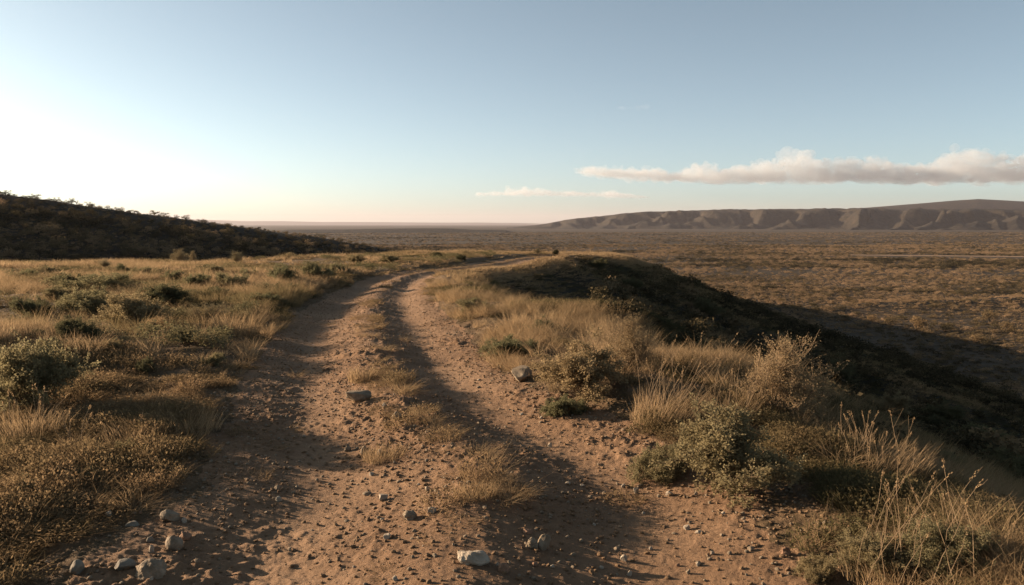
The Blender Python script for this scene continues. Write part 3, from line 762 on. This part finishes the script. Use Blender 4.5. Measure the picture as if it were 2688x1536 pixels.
# px, py (foot), width px, height px, depth ratio, style, material, yaw, label
ROCKS = [
 (1368, 1004, 56, 44, .9, 'block', M_BUFF, .5, 'large upright cream boulder at the foot of the right verge'),
 (937, 1060, 66, 30, .55, 'block', M_BUFF, .15, 'long squared stone lying across the hump between the ruts'),
 (1040, 1104, 26, 26, .9, 'round', M_BUFF, .2, 'small rounded rock at the right rut edge below the long stone'),
 (1010, 1076, 14, 18, .7, 'shard', M_PALE, .9, 'thin pale shard just above the small rounded rock'),
 (437, 1370, 44, 28, .8, 'round', M_BUFF, .1, 'blunt boulder with a bright end, topmost of the lower left group'),
 (448, 1444, 40, 38, .9, 'round', M_BUFF, .6, 'smooth egg-like boulder in the middle of the lower left group'),
 (487, 1424, 28, 26, .9, 'rough', M_RED, .3, 'crumbly reddish lump right of the smooth boulder'),
 (387, 1522, 68, 48, .85, 'rough', M_BUFF, .4, 'biggest brown boulder at the bottom of the lower left group'),
 (198, 1508, 30, 32, .9, 'round', M_GREY, .2, 'bluish grey stone in the grass near the bottom left'),
 (346, 1381, 34, 13, .6, 'slab', M_GREY, .1, 'flat bluish slab left of the blunt boulder'),
 (322, 1502, 46, 26, .8, 'block', M_GREY, .3, 'dark low block left of the biggest brown boulder'),
 (396, 1448, 11, 24, .6, 'shard', M_PALE, 1.1, 'white upright shard left of the smooth boulder'),
 (347, 1494, 10, 20, .6, 'shard', M_PALE, 1.1, 'white shard leaning between the dark block and the biggest boulder'),
 (391, 1420, 18, 16, .8, 'rough', M_GREY, .7, 'grey lump above the white upright shard'),
 (1396, 1440, 32, 32, .8, 'rough', M_BUFF, .5, 'left rock of the split pair in the right rut'),
 (1426, 1444, 36, 44, .8, 'round', M_BUFF, 1.2, 'taller right rock of the split pair in the right rut'),
 (1240, 1486, 82, 34, .7, 'rough', M_PALE, .3, 'wide pale rugged rock on the hump at the bottom'),
 (1322, 1506, 28, 26, .9, 'rough', M_RED, .4, 'pinkish rough stone right of the wide pale rock'),
 (1384, 1400, 28, 12, .7, 'slab', M_RED, .1, 'flat tan slab just above the split pair'),
 (1074, 1366, 38, 26, .7, 'rough', M_BUFF, .6, 'crumbly clod on the right side of the left rut'),
 (1133, 1348, 26, 18, .7, 'rough', M_PALE, .5, 'pale clod at the foot of the hump grass'),
 (729, 1316, 18, 13, .7, 'block', M_PALE, .1, 'white block with a long shadow at the shaded edge of the left rut'),
 (725, 1288, 14, 14, .8, 'rough', M_BUFF, .1, 'dull stone just above the white block'),
 (911, 1188, 18, 16, .8, 'rough', M_BUFF, .4, 'leftmost of three stones in a row on the hump'),
 (954, 1194, 17, 24, .8, 'round', M_BUFF, .8, 'tall middle one of three stones in a row on the hump'),
 (996, 1196, 15, 16, .8, 'block', M_PALE, .3, 'white right one of three stones in a row on the hump'),
 (1122, 1290, 13, 16, .8, 'block', M_PALE, .2, 'white stone left of the upright shard on the hump'),
 (1151, 1310, 11, 22, .7, 'shard', M_PALE, .9, 'upright white shard on the hump below the grass tuft'),
 (1007, 1316, 24, 18, .7, 'block', M_PALE, .6, 'wedge-shaped pale stone in the middle of the left rut'),
 (963, 1302, 24, 10, .6, 'slab', M_BUFF, .1, 'low flat stone left of the wedge-shaped pale stone'),
 (1015, 1418, 19, 14, .8, 'round', M_PALE, .1, 'white rounded stone lower in the left rut'),
 (1442, 1174, 11, 15, .9, 'round', M_PALE, .1, 'small white stone on the dirt below the verge grass'),
 (1668, 1296, 15, 17, .8, 'block', M_PALE, .4, 'pale stone with a long shadow below the biggest shrub'),
 (1759, 1302, 22, 13, .7, 'rough', M_PALE, .4, 'pale crumbly stone right of the long-shadowed one'),
 (1639, 1476, 18, 17, .8, 'block', M_PALE, .5, 'pale angular stone near the bottom of the right rut'),
 (1652, 1512, 15, 16, .8, 'block', M_PALE, .5, 'pale pointed stone just below the angular one'),
 (1804, 1391, 17, 13, .8, 'block', M_PALE, .4, 'bright stone on the dirt left of the slope edge'),
 (2262, 1490, 9, 20, .7, 'shard', M_PALE, .4, 'small pale upright stone in the scrub at the lower right'),
 (2067, 1456, 26, 22, .7, 'rough', M_RED, .4, 'broken tan clod in the scrub at the slope edge'),
]
def place_rock(px, py, w, h, dr, style, mat, yaw, label, group, seed, detail=True):
    x, y, t = ground_at(px, py); k = t/FPX
    o = link('rock', rock_mesh(seed, (w*k, w*k*dr, h*k*1.12), style, detail, mat))
    y2 = y+w*k*dr*.35
    o.location = (x, y2, float(height(np.array([x]), np.array([y2]))[0])-h*k*.27)
    o.rotation_euler = (rng.normal(0, .08), rng.normal(0, .1), yaw*.6)
    tag(o, label, 'rock', group)
for i, (px, py, w, h, dr, st, mat, yaw, label) in enumerate(ROCKS):
    place_rock(px, py, w, h, dr, st, mat, yaw, label, 'rocks on and beside the track', 200+i)
STONES = {  # small stones that nothing tells apart within each patch
 'small pale stone lying among the boulders of the lower left group': [(378, 1391, 8, 7), (396, 1534, 9, 8), (419, 1463, 9, 8), (412, 1477, 11, 11), (367, 1352, 8, 6), (480, 1372, 13, 14), (518, 1486, 14, 12), (284, 1362, 16, 12)],
 'small pale stone lying loose in the left rut': [(577, 1241, 7, 7), (975, 1252, 13, 10), (909, 1371, 13, 7), (1004, 1373, 10, 9), (853, 1081, 7, 6), (798, 1150, 9, 5), (932, 1099, 6, 5), (1037, 1526, 15, 14), (880, 1440, 9, 5), (820, 1395, 8, 5), (760, 1450, 9, 6), (930, 1490, 9, 6)],
 'small pale stone lying on the grassy hump': [(1029, 1235, 8, 8), (1098, 1275, 9, 7), (1190, 1434, 8, 9), (1306, 1488, 12, 10), (1404, 1486, 14, 12), (1450, 1494, 14, 9), (1090, 1410, 9, 7)],
 'small stone lying on the dirt of the right rut': [(1492, 1273, 14, 9), (1503, 1308, 12, 10), (1529, 1278, 13, 7), (1620, 1446, 14, 12), (1709, 1445, 12, 9), (1555, 1490, 15, 8), (1580, 1492, 13, 9), (1256, 1019, 10, 7), (1370, 1091, 12, 6), (1403, 1072, 8, 8), (1421, 1102, 9, 9), (1181, 927, 7, 7), (1257, 1000, 9, 6), (1330, 1040, 8, 5), (1420, 1240, 10, 6), (1380, 1180, 8, 5), (1560, 1380, 10, 7), (1345, 1262, 9, 6)],
 'small stone lying on the dirt below the biggest shrub': [(1637, 1281, 13, 9), (1701, 1285, 9, 7), (1827, 1302, 9, 11), (1800, 1371, 9, 9), (1834, 1401, 18, 7), (1808, 1510, 12, 13), (1834, 1488, 12, 12), (1780, 1489, 12, 10), (1838, 1398, 14, 6), (1974, 1443, 16, 11), (1871, 1459, 13, 10), (1835, 1486, 9, 9), (1690, 1350, 10, 7), (1755, 1420, 9, 6), (1900, 1350, 10, 7)],
}
sd = 300
for label, L in STONES.items():
    for px, py, w, h in L:
        sd += 1
        place_rock(px, py, w, h, .8, ('block', 'rough', 'round', 'shard')[sd % 4], (M_PALE, M_BUFF, M_PALE, M_RED)[(sd*7) % 4], sd % 3*.5, label, label.replace('small', 'loose').replace('stone', 'stones', 1), sd, False)
def gravel():
    g = np.random.default_rng(14)
    me = [rock_mesh(400+i, (1, .8, .6), ('rough', 'block', 'round', 'rough')[i], False, (M_CLOD, M_CLOD, M_BUFF, M_CLOD)[i]) for i in range(4)]
    X, Y = jitter_points(-8, 4.5, 2.4, 26, .027, g)
    t, hw = track_t(X, Y); a = np.abs(t)
    whl = np.exp(-((a-.55)/.16)**2)
    dens = np.where(a < 1.25, (.34+.5*np.clip(fbm(X, Y, .9, 3, 81)+.1, 0, 1))*(1-.6*whl), .05)*sstep(28, 5, Y)
    dens += .25*np.exp(-((X-1.9)/.6)**2)*(Y < 9)
    m = in_view(X, Y, .5) & (g.uniform(0, 1, len(X)) < dens); X, Y = X[m], Y[m]; n = len(X)
    s = .006+.03*g.uniform(0, 1, n)**3.6
    P = np.stack([X, Y, height(X, Y)-s*.15], 1); print('gravel', n)
    scatter('gravel', P, g.uniform(-.5, .5, (n, 3))*np.array([1, 1, 12]), np.stack([s, s, s], 1), g.integers(0, 4, n), g.uniform(0, 1, n), proto_collection('gravel_kinds', me), 'fine gravel and clods strewn over the dirt track', 'gravel')
gravel()

# ------------------------------------------------------------------ small trees on the dark hill's crest
M_CROWN = leaf_material('thorn_tree_leaves', [(0, (.16, .12, .06)), (1, (.05, .052, .03))], .2, .3, 'OBJECT')
def tree_parts(seed):
    g = np.random.default_rng(seed); G = Geo(); C = []
    top = np.array([g.normal(0, .05), g.normal(0, .05), .2])
    G.add(*tube([(0, 0, -.1), (.02, .01, .2), top], .055, .035, 5))
    for i in range(7):
        a = i*.9+g.uniform(0, .6); r = g.uniform(.25, .47); e = np.array([r*math.cos(a), r*math.sin(a), g.uniform(.28, .8)])
        G.add(*tube([top, top*.5+e*.5+np.array([0, 0, .06]), e], .026, .008, 4))
        for k in range(60):
            v = g.normal(0, 1, 3); C.append(e+v*np.array([.10, .10, .075]))
    V, F = leaf_quads(np.array(C), .055, g, 1.4)
    return G.mesh('trunk', M_STEM), mesh_from('crown', V, F, M_CROWN, False)
TREES = [tree_parts(s) for s in (501, 502, 503)]
CREST = [(18, 508, 26, 9, 'spreading shrub tree at the left end of the dark hill crest'), (67, 511, 9, 5, 'smallest umbrella tree near the top of the dark hill'), (96, 517, 19, 10, 'broad dark tree near the top of the dark hill'), (152, 530, 14, 9, 'sparse pale tree on the upper crest of the dark hill'),
 (191, 538, 14, 12, 'taller of the two trees in the bright gap on the hill crest'), (203, 541, 8, 9, 'shorter tree right of the tall one in the bright gap'), (237, 544, 17, 11, 'lone rounded tree standing clear on the hill crest'), (284, 554, 12, 8, 'left one of two flat topped trees on the hill crest'), (308, 559, 11, 8, 'right one of two flat topped trees on the hill crest'),
 (344, 564, 18, 6, 'low tawny tree below the two flat topped ones'), (407, 578, 22, 11, 'umbrella tree with visible trunk on the lower crest'), (430, 580, 22, 9, 'wide tree touching the umbrella tree on the lower crest'), (465, 585, 13, 8, 'small tree left of the big pair on the lower crest'), (487, 588, 20, 11, 'tallest tree where the far mountains meet the hill crest'),
 (527, 594, 16, 8, 'tree on the crest in front of the far mountains'), (560, 602, 10, 6, 'small tree lower on the crest in front of the far mountains'), (602, 610, 14, 7, 'tawny tree on the gently falling crest'), (842, 642, 18, 10, 'dark round tree at the low right end of the hill')]
def crest_point(px):
    "where the sight line over the hill's crest touches it"
    v = ray(px, 588); ts = np.linspace(110, 300, 500)
    X, Y = v[0]*ts, v[1]*ts; Z = height(X, Y, False)
    i = int(np.argmax((Z-CAMZ)/ts)); return X[i], Y[i], ts[i]
for i, (px, py, w, h, label) in enumerate(CREST):
    x, y, t = crest_point(px); k = t/FPX
    root = bpy.data.objects.new('tree', None); COL.objects.link(root); root.location = (x, y, gz(x, y)-.1)
    root.scale = (w*k*1.15, w*k*1.15, h*k*1.3); root.rotation_euler = (0, 0, i*1.3)
    tm, cm = TREES[i % 3]; link('trunk', tm, root); c = link('crown', cm, root); c['tint'] = .35+.5*((i*37) % 10)/10
    tag(root, label, 'tree', 'trees on the crest of the dark hill')

# ------------------------------------------------------------------ bigger bushes on the near plain
M_BUSHLEAF = leaf_material('plain_bush_leaves', [(0, (.24, .15, .08)), (.5, (.15, .105, .055)), (1, (.055, .05, .03))], .2, .3, 'OBJECT')
BIG = []
for s in range(3):
    f = clump_mesh('foliage', 620+s, 900, .66, .034, M_BUSHLEAF, 9)
    G = Geo(); g = np.random.default_rng(630+s)
    for i in range(7):
        a = g.uniform(0, 6.28); e = np.array([.3*math.cos(a), .3*math.sin(a), g.uniform(.3, .5)])
        G.add(*tube([(0, 0, -.05), e*.5+np.array([0, 0, .05]), e], .02, .008, 4))
    BIG.append((G.mesh('stems', M_STEM), f))
BUSHES = [(2408, 868, 62, 44, .35, 'big tan bush at the lit edge of the plain beside the ridge shadow'), (2340, 858, 40, 30, .7, 'dark bush just left of the big tan bush on the plain'), (2222, 842, 36, 20, .8, 'dark flat bush above the shadow edge on the plain'),
 (2480, 870, 40, 18, .75, 'low dark bush right of the big tan bush on the plain'), (2600, 850, 44, 36, .6, 'round bush near the right edge of the plain'), (2650, 872, 46, 30, .5, 'tan bush at the far right close to the ridge shadow'), (2560, 900, 50, 24, .4, 'tan bush just above the shadow near the right edge'),
 (2290, 850, 30, 26, .3, 'tan bush left of the dark one on the plain'), (2145, 818, 30, 16, .8, 'small dark bush farther left above the shadow edge'), (2050, 792, 26, 13, .5, 'small bush midway along the shadow edge on the plain'), (2450, 812, 30, 16, .85, 'dark bush behind the big tan bush'), (2525, 775, 30, 14, .9, 'dark spreading bush in the middle of the plain on the right'),
 (2330, 765, 34, 10, .9, 'dark low thicket in the middle of the plain'), (2010, 690, 30, 7, 1., 'long dark thicket left on the plain'), (1725, 686, 80, 9, 1., 'long dark thicket in the plain right of the knoll'), (2275, 663, 36, 6, 1., 'dark thicket at the left end of the pale road'), (2370, 656, 26, 6, 1., 'dark thicket just above the pale road')]
for i, (px, py, w, h, tint, label) in enumerate(BUSHES):
    x, y, t = ground_at(px, py); k = t/FPX
    root = bpy.data.objects.new('bush', None); COL.objects.link(root); root.location = (x, y, gz(x, y)-.05); root.rotation_euler = (0, 0, i*.9)
    root.scale = (w*k*1.05, w*k*.9, h*k*1.5)
    root.rotation_euler = (0, 0, (.2, -.2, .1)[i % 3])
    sm, fm = BIG[i % 3]; link('stems', sm, root); f = link('foliage', fm, root); f['tint'] = float(tint)
    tag(root, label, 'bush', 'big bushes on the plain')

# ------------------------------------------------------------------ pale dirt road across the plain
def road():
    xs = np.linspace(322, 900, 160); V = []
    yc = 766-.28*(xs-336)+6*fbm(xs, xs*0, 90, 2, 55)
    for off, dz in ((-6.5, .02), (-4.5, .35), (0, .5), (4.5, .35), (6.5, .02)):
        y = yc+off+.5*fbm(xs, xs*0+off, 14, 2, 56); V.append(np.stack([xs, y, height(xs, y, False)+dz], 1))
    V = np.stack(V, 1).reshape(-1, 3); F = []
    for i in range(159):
        for j in range(4): F.append((i*5+j, (i+1)*5+j, (i+1)*5+j+1, i*5+j+1))
    k = NT('pale_road_dirt'); m = k.surf(k.diffuse(k.ramp(k.noise(.3, 4), [(.3, (.22, .145, .09)), (.7, (.30, .205, .135))])))
    tag(link('dirt_road', mesh_from('dirt_road', V, np.array(F), m)), kind='structure')
road()

# ------------------------------------------------------------------ escarpment, low mesa, far mountains
def veg_rock(name, a, b, c, s1, s2, bd):
    k = NT(name)
    col = k.ramp(k.noise(s1, 6, .65), [(.36, a), (.5, b), (.68, c)])
    col = k.mix(.6, col, k.ramp(k.noise(s2, 5, .75), [(.42, tuple(.35*v for v in a)), (.58, c)]))
    return k.surf(k.diffuse(col, k.bump(k.noise(s2, 5, .7), 1, bd), .95))
M_SCARP = veg_rock('escarpment_scrub', (.012, .0115, .0085), (.023, .018, .012), (.038, .027, .0165), .012, .06, 6)
M_FAR = veg_rock('far_slope', (.05, .042, .03), (.075, .06, .042), (.10, .08, .055), .002, .01, 10)
def px_dir(px): return (px-1344)/FPX
def escarpment():
    pxs = np.array([1330, 1400, 1440, 1480, 1540, 1600, 1700, 1860, 2030, 2200, 2400, 2688, 3100, 3600])
    rim = np.array([600, 593, 586, 578, 570, 563, 553, 549, 546, 545, 546, 547, 544, 548])
    n_s, n_n = 620, 300
    px = np.linspace(1330, 3500, n_s); D = np.interp(px, [1330, 1500, 2688, 3500], [5400, 5200, 3900, 3400])
    X0 = px_dir(px)*D; Y0 = D                                    # foot line
    H = np.interp(px, pxs, (588-rim)/FPX)*(D+330)+CAMZ-PLAIN
    H = np.maximum(H, 1)
    nn = np.concatenate([np.linspace(-560, 760, 250), np.linspace(790, 3200, 50)])
    S = np.concatenate([[0], np.cumsum(np.hypot(np.diff(X0), np.diff(Y0)))])
    Sg, Ng = np.meshgrid(S, nn, indexing='ij')
    Xg = X0[:, None]*(1+Ng/D[:, None]); Yg = D[:, None]+Ng         # depth runs back into the plateau
    Hg = np.repeat(H[:, None], len(nn), 1)
    # spurs and alcoves along the front
    ph = Sg/275+1.15*fbm(Sg, Ng*.35, 520, 3, 101)-Ng*.0012
    rid = .5-.5*np.cos(2*math.pi*ph)                            # 1 at spur nose
    sz = .3+.8*(.5+.5*vnoise(np.floor(ph+.5)*3.7, 0*ph, 102))
    ph2 = Sg/118+.9*fbm(Sg, Ng*.5, 200, 2, 107)+Ng*.0015
    rid = .74*rid**.85*sz+.26*(1-np.abs(np.mod(ph2, 1)*2-1))*(.4+.6*sz)
    t = (Ng+520*rid-170+80*fbm(Sg, Ng, 190, 4, 103))/600
    talus = .56*np.clip((t+.35)/1.15, 0, 1)**1.2
    face = .44*sstep(.15, 1.1, t)
    toe = .12*np.exp(-((Ng+60)/150)**2)*np.clip(fbm(Sg, Ng*.7, 210, 2, 104)+.2, 0, 1)*2.0
    cap = .05*sstep(.8, 4, t)+.03*fbm(Sg, Ng, 70, 4, 105)*sstep(.3, 1, t)
    Z = PLAIN-3+Hg*(talus+face+cap)+Hg*toe*(1-face*1.4)+2.6*fbm(Sg, Ng, 38, 3, 106)+6*fbm(Sg, Ng, 110, 3, 108)*sstep(-.2, .3, t)
    Z -= 40*sstep(2400, 3200, Ng)
    V = np.stack([Xg, Yg, Z], -1).reshape(-1, 3); m = len(nn)
    i = np.arange(n_s-1)[:, None]; j = np.arange(m-1)[None]
    a = i*m+j; F = np.stack([a, a+m, a+m+1, a+1], -1).reshape(-1, 4)
    tag(link('escarpment', mesh_from('escarpment', V, F, M_SCARP)), kind='structure')
def ridge_strip(name, pts, D, foot, mat, seed, rough, depth=1.0, lam=900):
    "a long far hill: skyline given as bearing and height, real slopes front and back"
    pts = np.array(pts, float); n_s, n_n = 420, 60
    px = np.linspace(pts[0, 0], pts[-1, 0], n_s); top = (588-np.interp(px, pts[:, 0], pts[:, 1]))/FPX*D+CAMZ
    top = np.maximum(top-PLAIN, .5)+rough*fbm(px*D/FPX, px*0, lam, 4, seed)*sstep(0, 3*rough+1, top-PLAIN)
    nn = np.linspace(-foot, foot*depth, n_n)
    X = px_dir(px)[:, None]*(D+nn[None]); Y = D+nn[None]+0*px[:, None]
    sp = 1+.35*fbm(X, Y*1.0, lam, 4, seed+1)
    u = np.clip(np.abs(nn[None])/foot*sp, 0, 1)
    Z = PLAIN-2+(top[:, None]+2)*np.where(nn[None] < 0, 1-sstep(.06, 1, u), 1-.5*u)
    V = np.stack([X, Y, Z], -1).reshape(-1, 3)
    i = np.arange(n_s-1)[:, None]; j = np.arange(n_n-1)[None]; a = i*n_n+j
    F = np.stack([a, a+n_n, a+n_n+1, a+1], -1).reshape(-1, 4)
    tag(link(name, mesh_from(name, V, F, mat)), kind='structure')
escarpment()
ridge_strip('rear_hill', [(2180, 570), (2240, 548), (2330, 541), (2420, 534), (2500, 527), (2560, 523.5), (2620, 527), (2688, 531), (2800, 538), (3300, 546)], 7200, 700, M_SCARP, 301, 3)
ridge_strip('low_mesa', [(690, 614), (735, 608), (755, 603), (900, 602.5), (1000, 600.5), (1110, 599), (1190, 600), (1240, 603), (1330, 604)], 2900, 260, M_SCARP, 311, 1.0, 3, 300)
ridge_strip('mountains', [(-900, 572), (200, 571), (420, 573), (500, 575), (640, 580), (740, 580), (850, 583), (1000, 583.5), (1150, 584), (1250, 583.5), (1340, 585), (1420, 587), (1700, 589)], 30000, 4500, M_FAR, 321, 20, 1, 4200)

# ------------------------------------------------------------------ clouds, well above and beyond the haze
def cloud_material(name, dens):
    k = NT(name)
    v = k.n('VolumePrincipled'); v.inputs['Color'].default_value = (.69, .73, .775, 1); v.inputs['Anisotropy'].default_value = .25
    nz = k.noise(.0065, 6, .68)
    d = k.n('MapRange', inp={0: nz, 1: .40, 2: .68, 3: dens*.03, 4: dens}).outputs[0]
    k.t.links.new(d, v.inputs['Density']); k.t.links.new(v.outputs[0], k.out.inputs['Volume'])
    return k.m
def cloud(name, outline, D, label, dens, depth, seed, voxel):
    g = np.random.default_rng(seed); o = np.array(outline, float)
    V0, F0 = ico(2); Vs, Fs = [], []; off = 0
    px = o[0, 0]
    def puff(c, r, wide=1.1, tall=.85):
        nonlocal off
        Vs.append(V0*r*np.array([wide, 1.1, tall])+c); Fs.append(F0+off); off += len(V0)
    while px < o[-1, 0]:
        top = (588-np.interp(px, o[:, 0], o[:, 1]))/FPX*D; bot = (588-np.interp(px, o[:, 0], o[:, 2]))/FPX*D
        h = max(top-bot, 20); x = px_dir(px)*D
        bulk = .5+.5*vnoise(x/420, seed*1.7, seed)            # how high this stretch is heaped
        hh = h*(.62+.38*sstep(.25, .7, bulk))
        for q in range(5):                                # flat bodied base
            rr = np.clip(h*g.uniform(.22, .36), 26, 150); y = D+g.normal(0, depth)
            puff(np.array([x*y/D+g.normal(0, rr), y, bot+rr*.55+abs(g.normal(0, .18))*hh]), rr, 1.9, .75)
        for q in range(9):                                # heaped heads of every size
            f = g.uniform(0, 1)**1.6; rr = np.clip(h*(.09+.24*f), 17, 130)*(.6+.5*bulk); y = D+g.normal(-.25, .8)*depth
            puff(np.array([x*y/D+g.normal(0, rr*1.3), y, max(bot+rr, bot+hh*g.uniform(.45, 1.0)-rr*.8)]), rr, 1.05, .92)
        px += max(h*.16, 22)/D*FPX
    me = mesh_from('tmp', np.concatenate(Vs), np.concatenate(Fs))
    t = bpy.data.objects.new('tmp', me); COL.objects.link(t)
    md = t.modifiers.new('r', 'REMESH'); md.mode = 'VOXEL'; md.voxel_size = voxel
    dg = bpy.context.evaluated_depsgraph_get(); ev = t.evaluated_get(dg); m2 = bpy.data.meshes.new_from_object(ev)
    bpy.data.objects.remove(t); bpy.data.meshes.remove(me)
    n = len(m2.vertices); P = np.empty(n*3, np.float32); m2.vertices.foreach_get('co', P); P = P.reshape(-1, 3).astype(float)
    nr = np.empty(n*3, np.float32); m2.vertices.foreach_get('normal', nr); nr = nr.reshape(-1, 3)
    P = P+nr*(n3(P, 170, seed)*38+n3(P, 75, seed+5)*22+n3(P, 34, seed+7)*9)[:, None]
    m2.vertices.foreach_set('co', P.astype(np.float32).ravel()); m2.update()
    m2.materials.clear(); m2.materials.append(cloud_material(name+'_vapour', dens)); m2.name = name
    ob = link(name, m2); tag(ob, label, 'cloud')
cloud('cloud', [(1512, 447, 452), (1540, 437, 456), (1570, 431, 462), (1640, 440, 470), (1750, 441, 476), (1850, 430, 480), (1930, 426, 482), (2040, 418, 482), (2078, 396, 482), (2105, 389, 482), (2130, 402, 482), (2165, 391, 481), (2195, 397, 480), (2260, 408, 480), (2340, 397, 480), (2420, 399, 480), (2510, 392, 480), (2590, 379, 479), (2650, 384, 478), (2690, 374, 478), (2800, 380, 476), (2950, 400, 474), (3050, 430, 470)], 14500,
      'long grey cloud bank with bright puffy tops above the escarpment on the right', .005, 420, 41, 19)
cloud('cloud', [(1255, 509, 513), (1290, 503, 514), (1335, 500, 514), (1347, 486, 514), (1360, 494, 514), (1373, 487, 515), (1390, 497, 515), (1412, 491, 515), (1432, 499, 515), (1470, 501, 516), (1505, 497, 516), (1540, 504, 517), (1588, 502, 517), (1602, 489, 517), (1616, 502, 518), (1660, 509, 519), (1700, 514, 521)], 17500,
      'small faint cloud with a few round heads low in the middle of the sky', .0036, 300, 43, 18)
cloud('cloud', [(1625, 287, 290), (1650, 284, 291), (1690, 288, 291)], 13000, 'tiny wisp of cloud alone high in the sky', .0006, 60, 44, 14)

# ------------------------------------------------------------------ haze
def haze():
    x0, x1, y0, y1, z0, z1 = -52000, 52000, -1500, 56000, PLAIN-8, 560
    V = [(x, y, z) for z in (z0, z1) for y in (y0, y1) for x in (x0, x1)]
    F = np.array([(0, 2, 3, 1), (4, 5, 7, 6), (0, 1, 5, 4), (2, 6, 7, 3), (0, 4, 6, 2), (1, 3, 7, 5)])
    k = NT('haze_air'); v = k.n('VolumePrincipled'); v.inputs['Color'].default_value = (.57, .535, .585, 1); v.inputs['Density'].default_value = 2.7e-5; v.inputs['Anisotropy'].default_value = .2
    k.t.links.new(v.outputs[0], k.out.inputs['Volume'])
    tag(link('haze', mesh_from('haze', V, F, k.m, False)), 'thin evening haze lying over the plain and far mountains', 'haze', kind='stuff')
haze()

# ------------------------------------------------------------------ light, sky, camera
w = bpy.data.worlds.new('World'); scene.world = w; w.use_nodes = True
nt = w.node_tree; sky = nt.nodes.new('ShaderNodeTexSky'); sky.sky_type = 'NISHITA'; sky.sun_disc = False
sky.sun_elevation = R(SUN_EL); sky.sun_rotation = math.atan2(SUN[0], SUN[1]); sky.dust_density = .85; sky.air_density = .5; sky.ozone_density = 1.0
bg = nt.nodes['Background']; bg.inputs[1].default_value = .052; wb = nt.nodes.new('ShaderNodeMix'); wb.data_type = 'RGBA'; wb.blend_type = 'MULTIPLY'; wb.inputs[0].default_value = 1; wb.inputs[7].default_value = (.975, 1.05, .925, 1)   # white balance of the air
hs = nt.nodes.new('ShaderNodeHueSaturation'); hs.inputs['Saturation'].default_value = .75; hs.inputs['Value'].default_value = 1.16
nt.links.new(sky.outputs[0], hs.inputs['Color']); nt.links.new(hs.outputs[0], wb.inputs[6]); nt.links.new(wb.outputs[2], bg.inputs[0])
sl = bpy.data.lights.new('sun', 'SUN'); sl.energy = 5; sl.angle = R(.5); sl.color = (1, .76, .53)
so = bpy.data.objects.new('sun', sl); COL.objects.link(so); so.rotation_euler = Vector(SUN).to_track_quat('Z', 'Y').to_euler()
cam = bpy.data.cameras.new('camera'); cam.sensor_width = 36; cam.lens = 36*FPX/2688; cam.clip_start = .05; cam.clip_end = 120000
co = bpy.data.objects.new('camera', cam); COL.objects.link(co); co.location = (0, 0, CAMZ); co.rotation_euler = (math.pi/2-PITCH, 0, 0)
scene.camera = co
vs = scene.view_settings; vs.view_transform = 'Standard'; vs.look = 'None'; vs.exposure = 1.7; vs.gamma = 1
cy = scene.cycles
cy.use_denoising = True; cy.use_adaptive_sampling = False
cy.max_bounces = 6; cy.diffuse_bounces = 2; cy.transmission_bounces = 3; cy.volume_bounces = 2; cy.glossy_bounces = 1
cy.volume_step_rate = 1.0; cy.volume_max_steps = 128
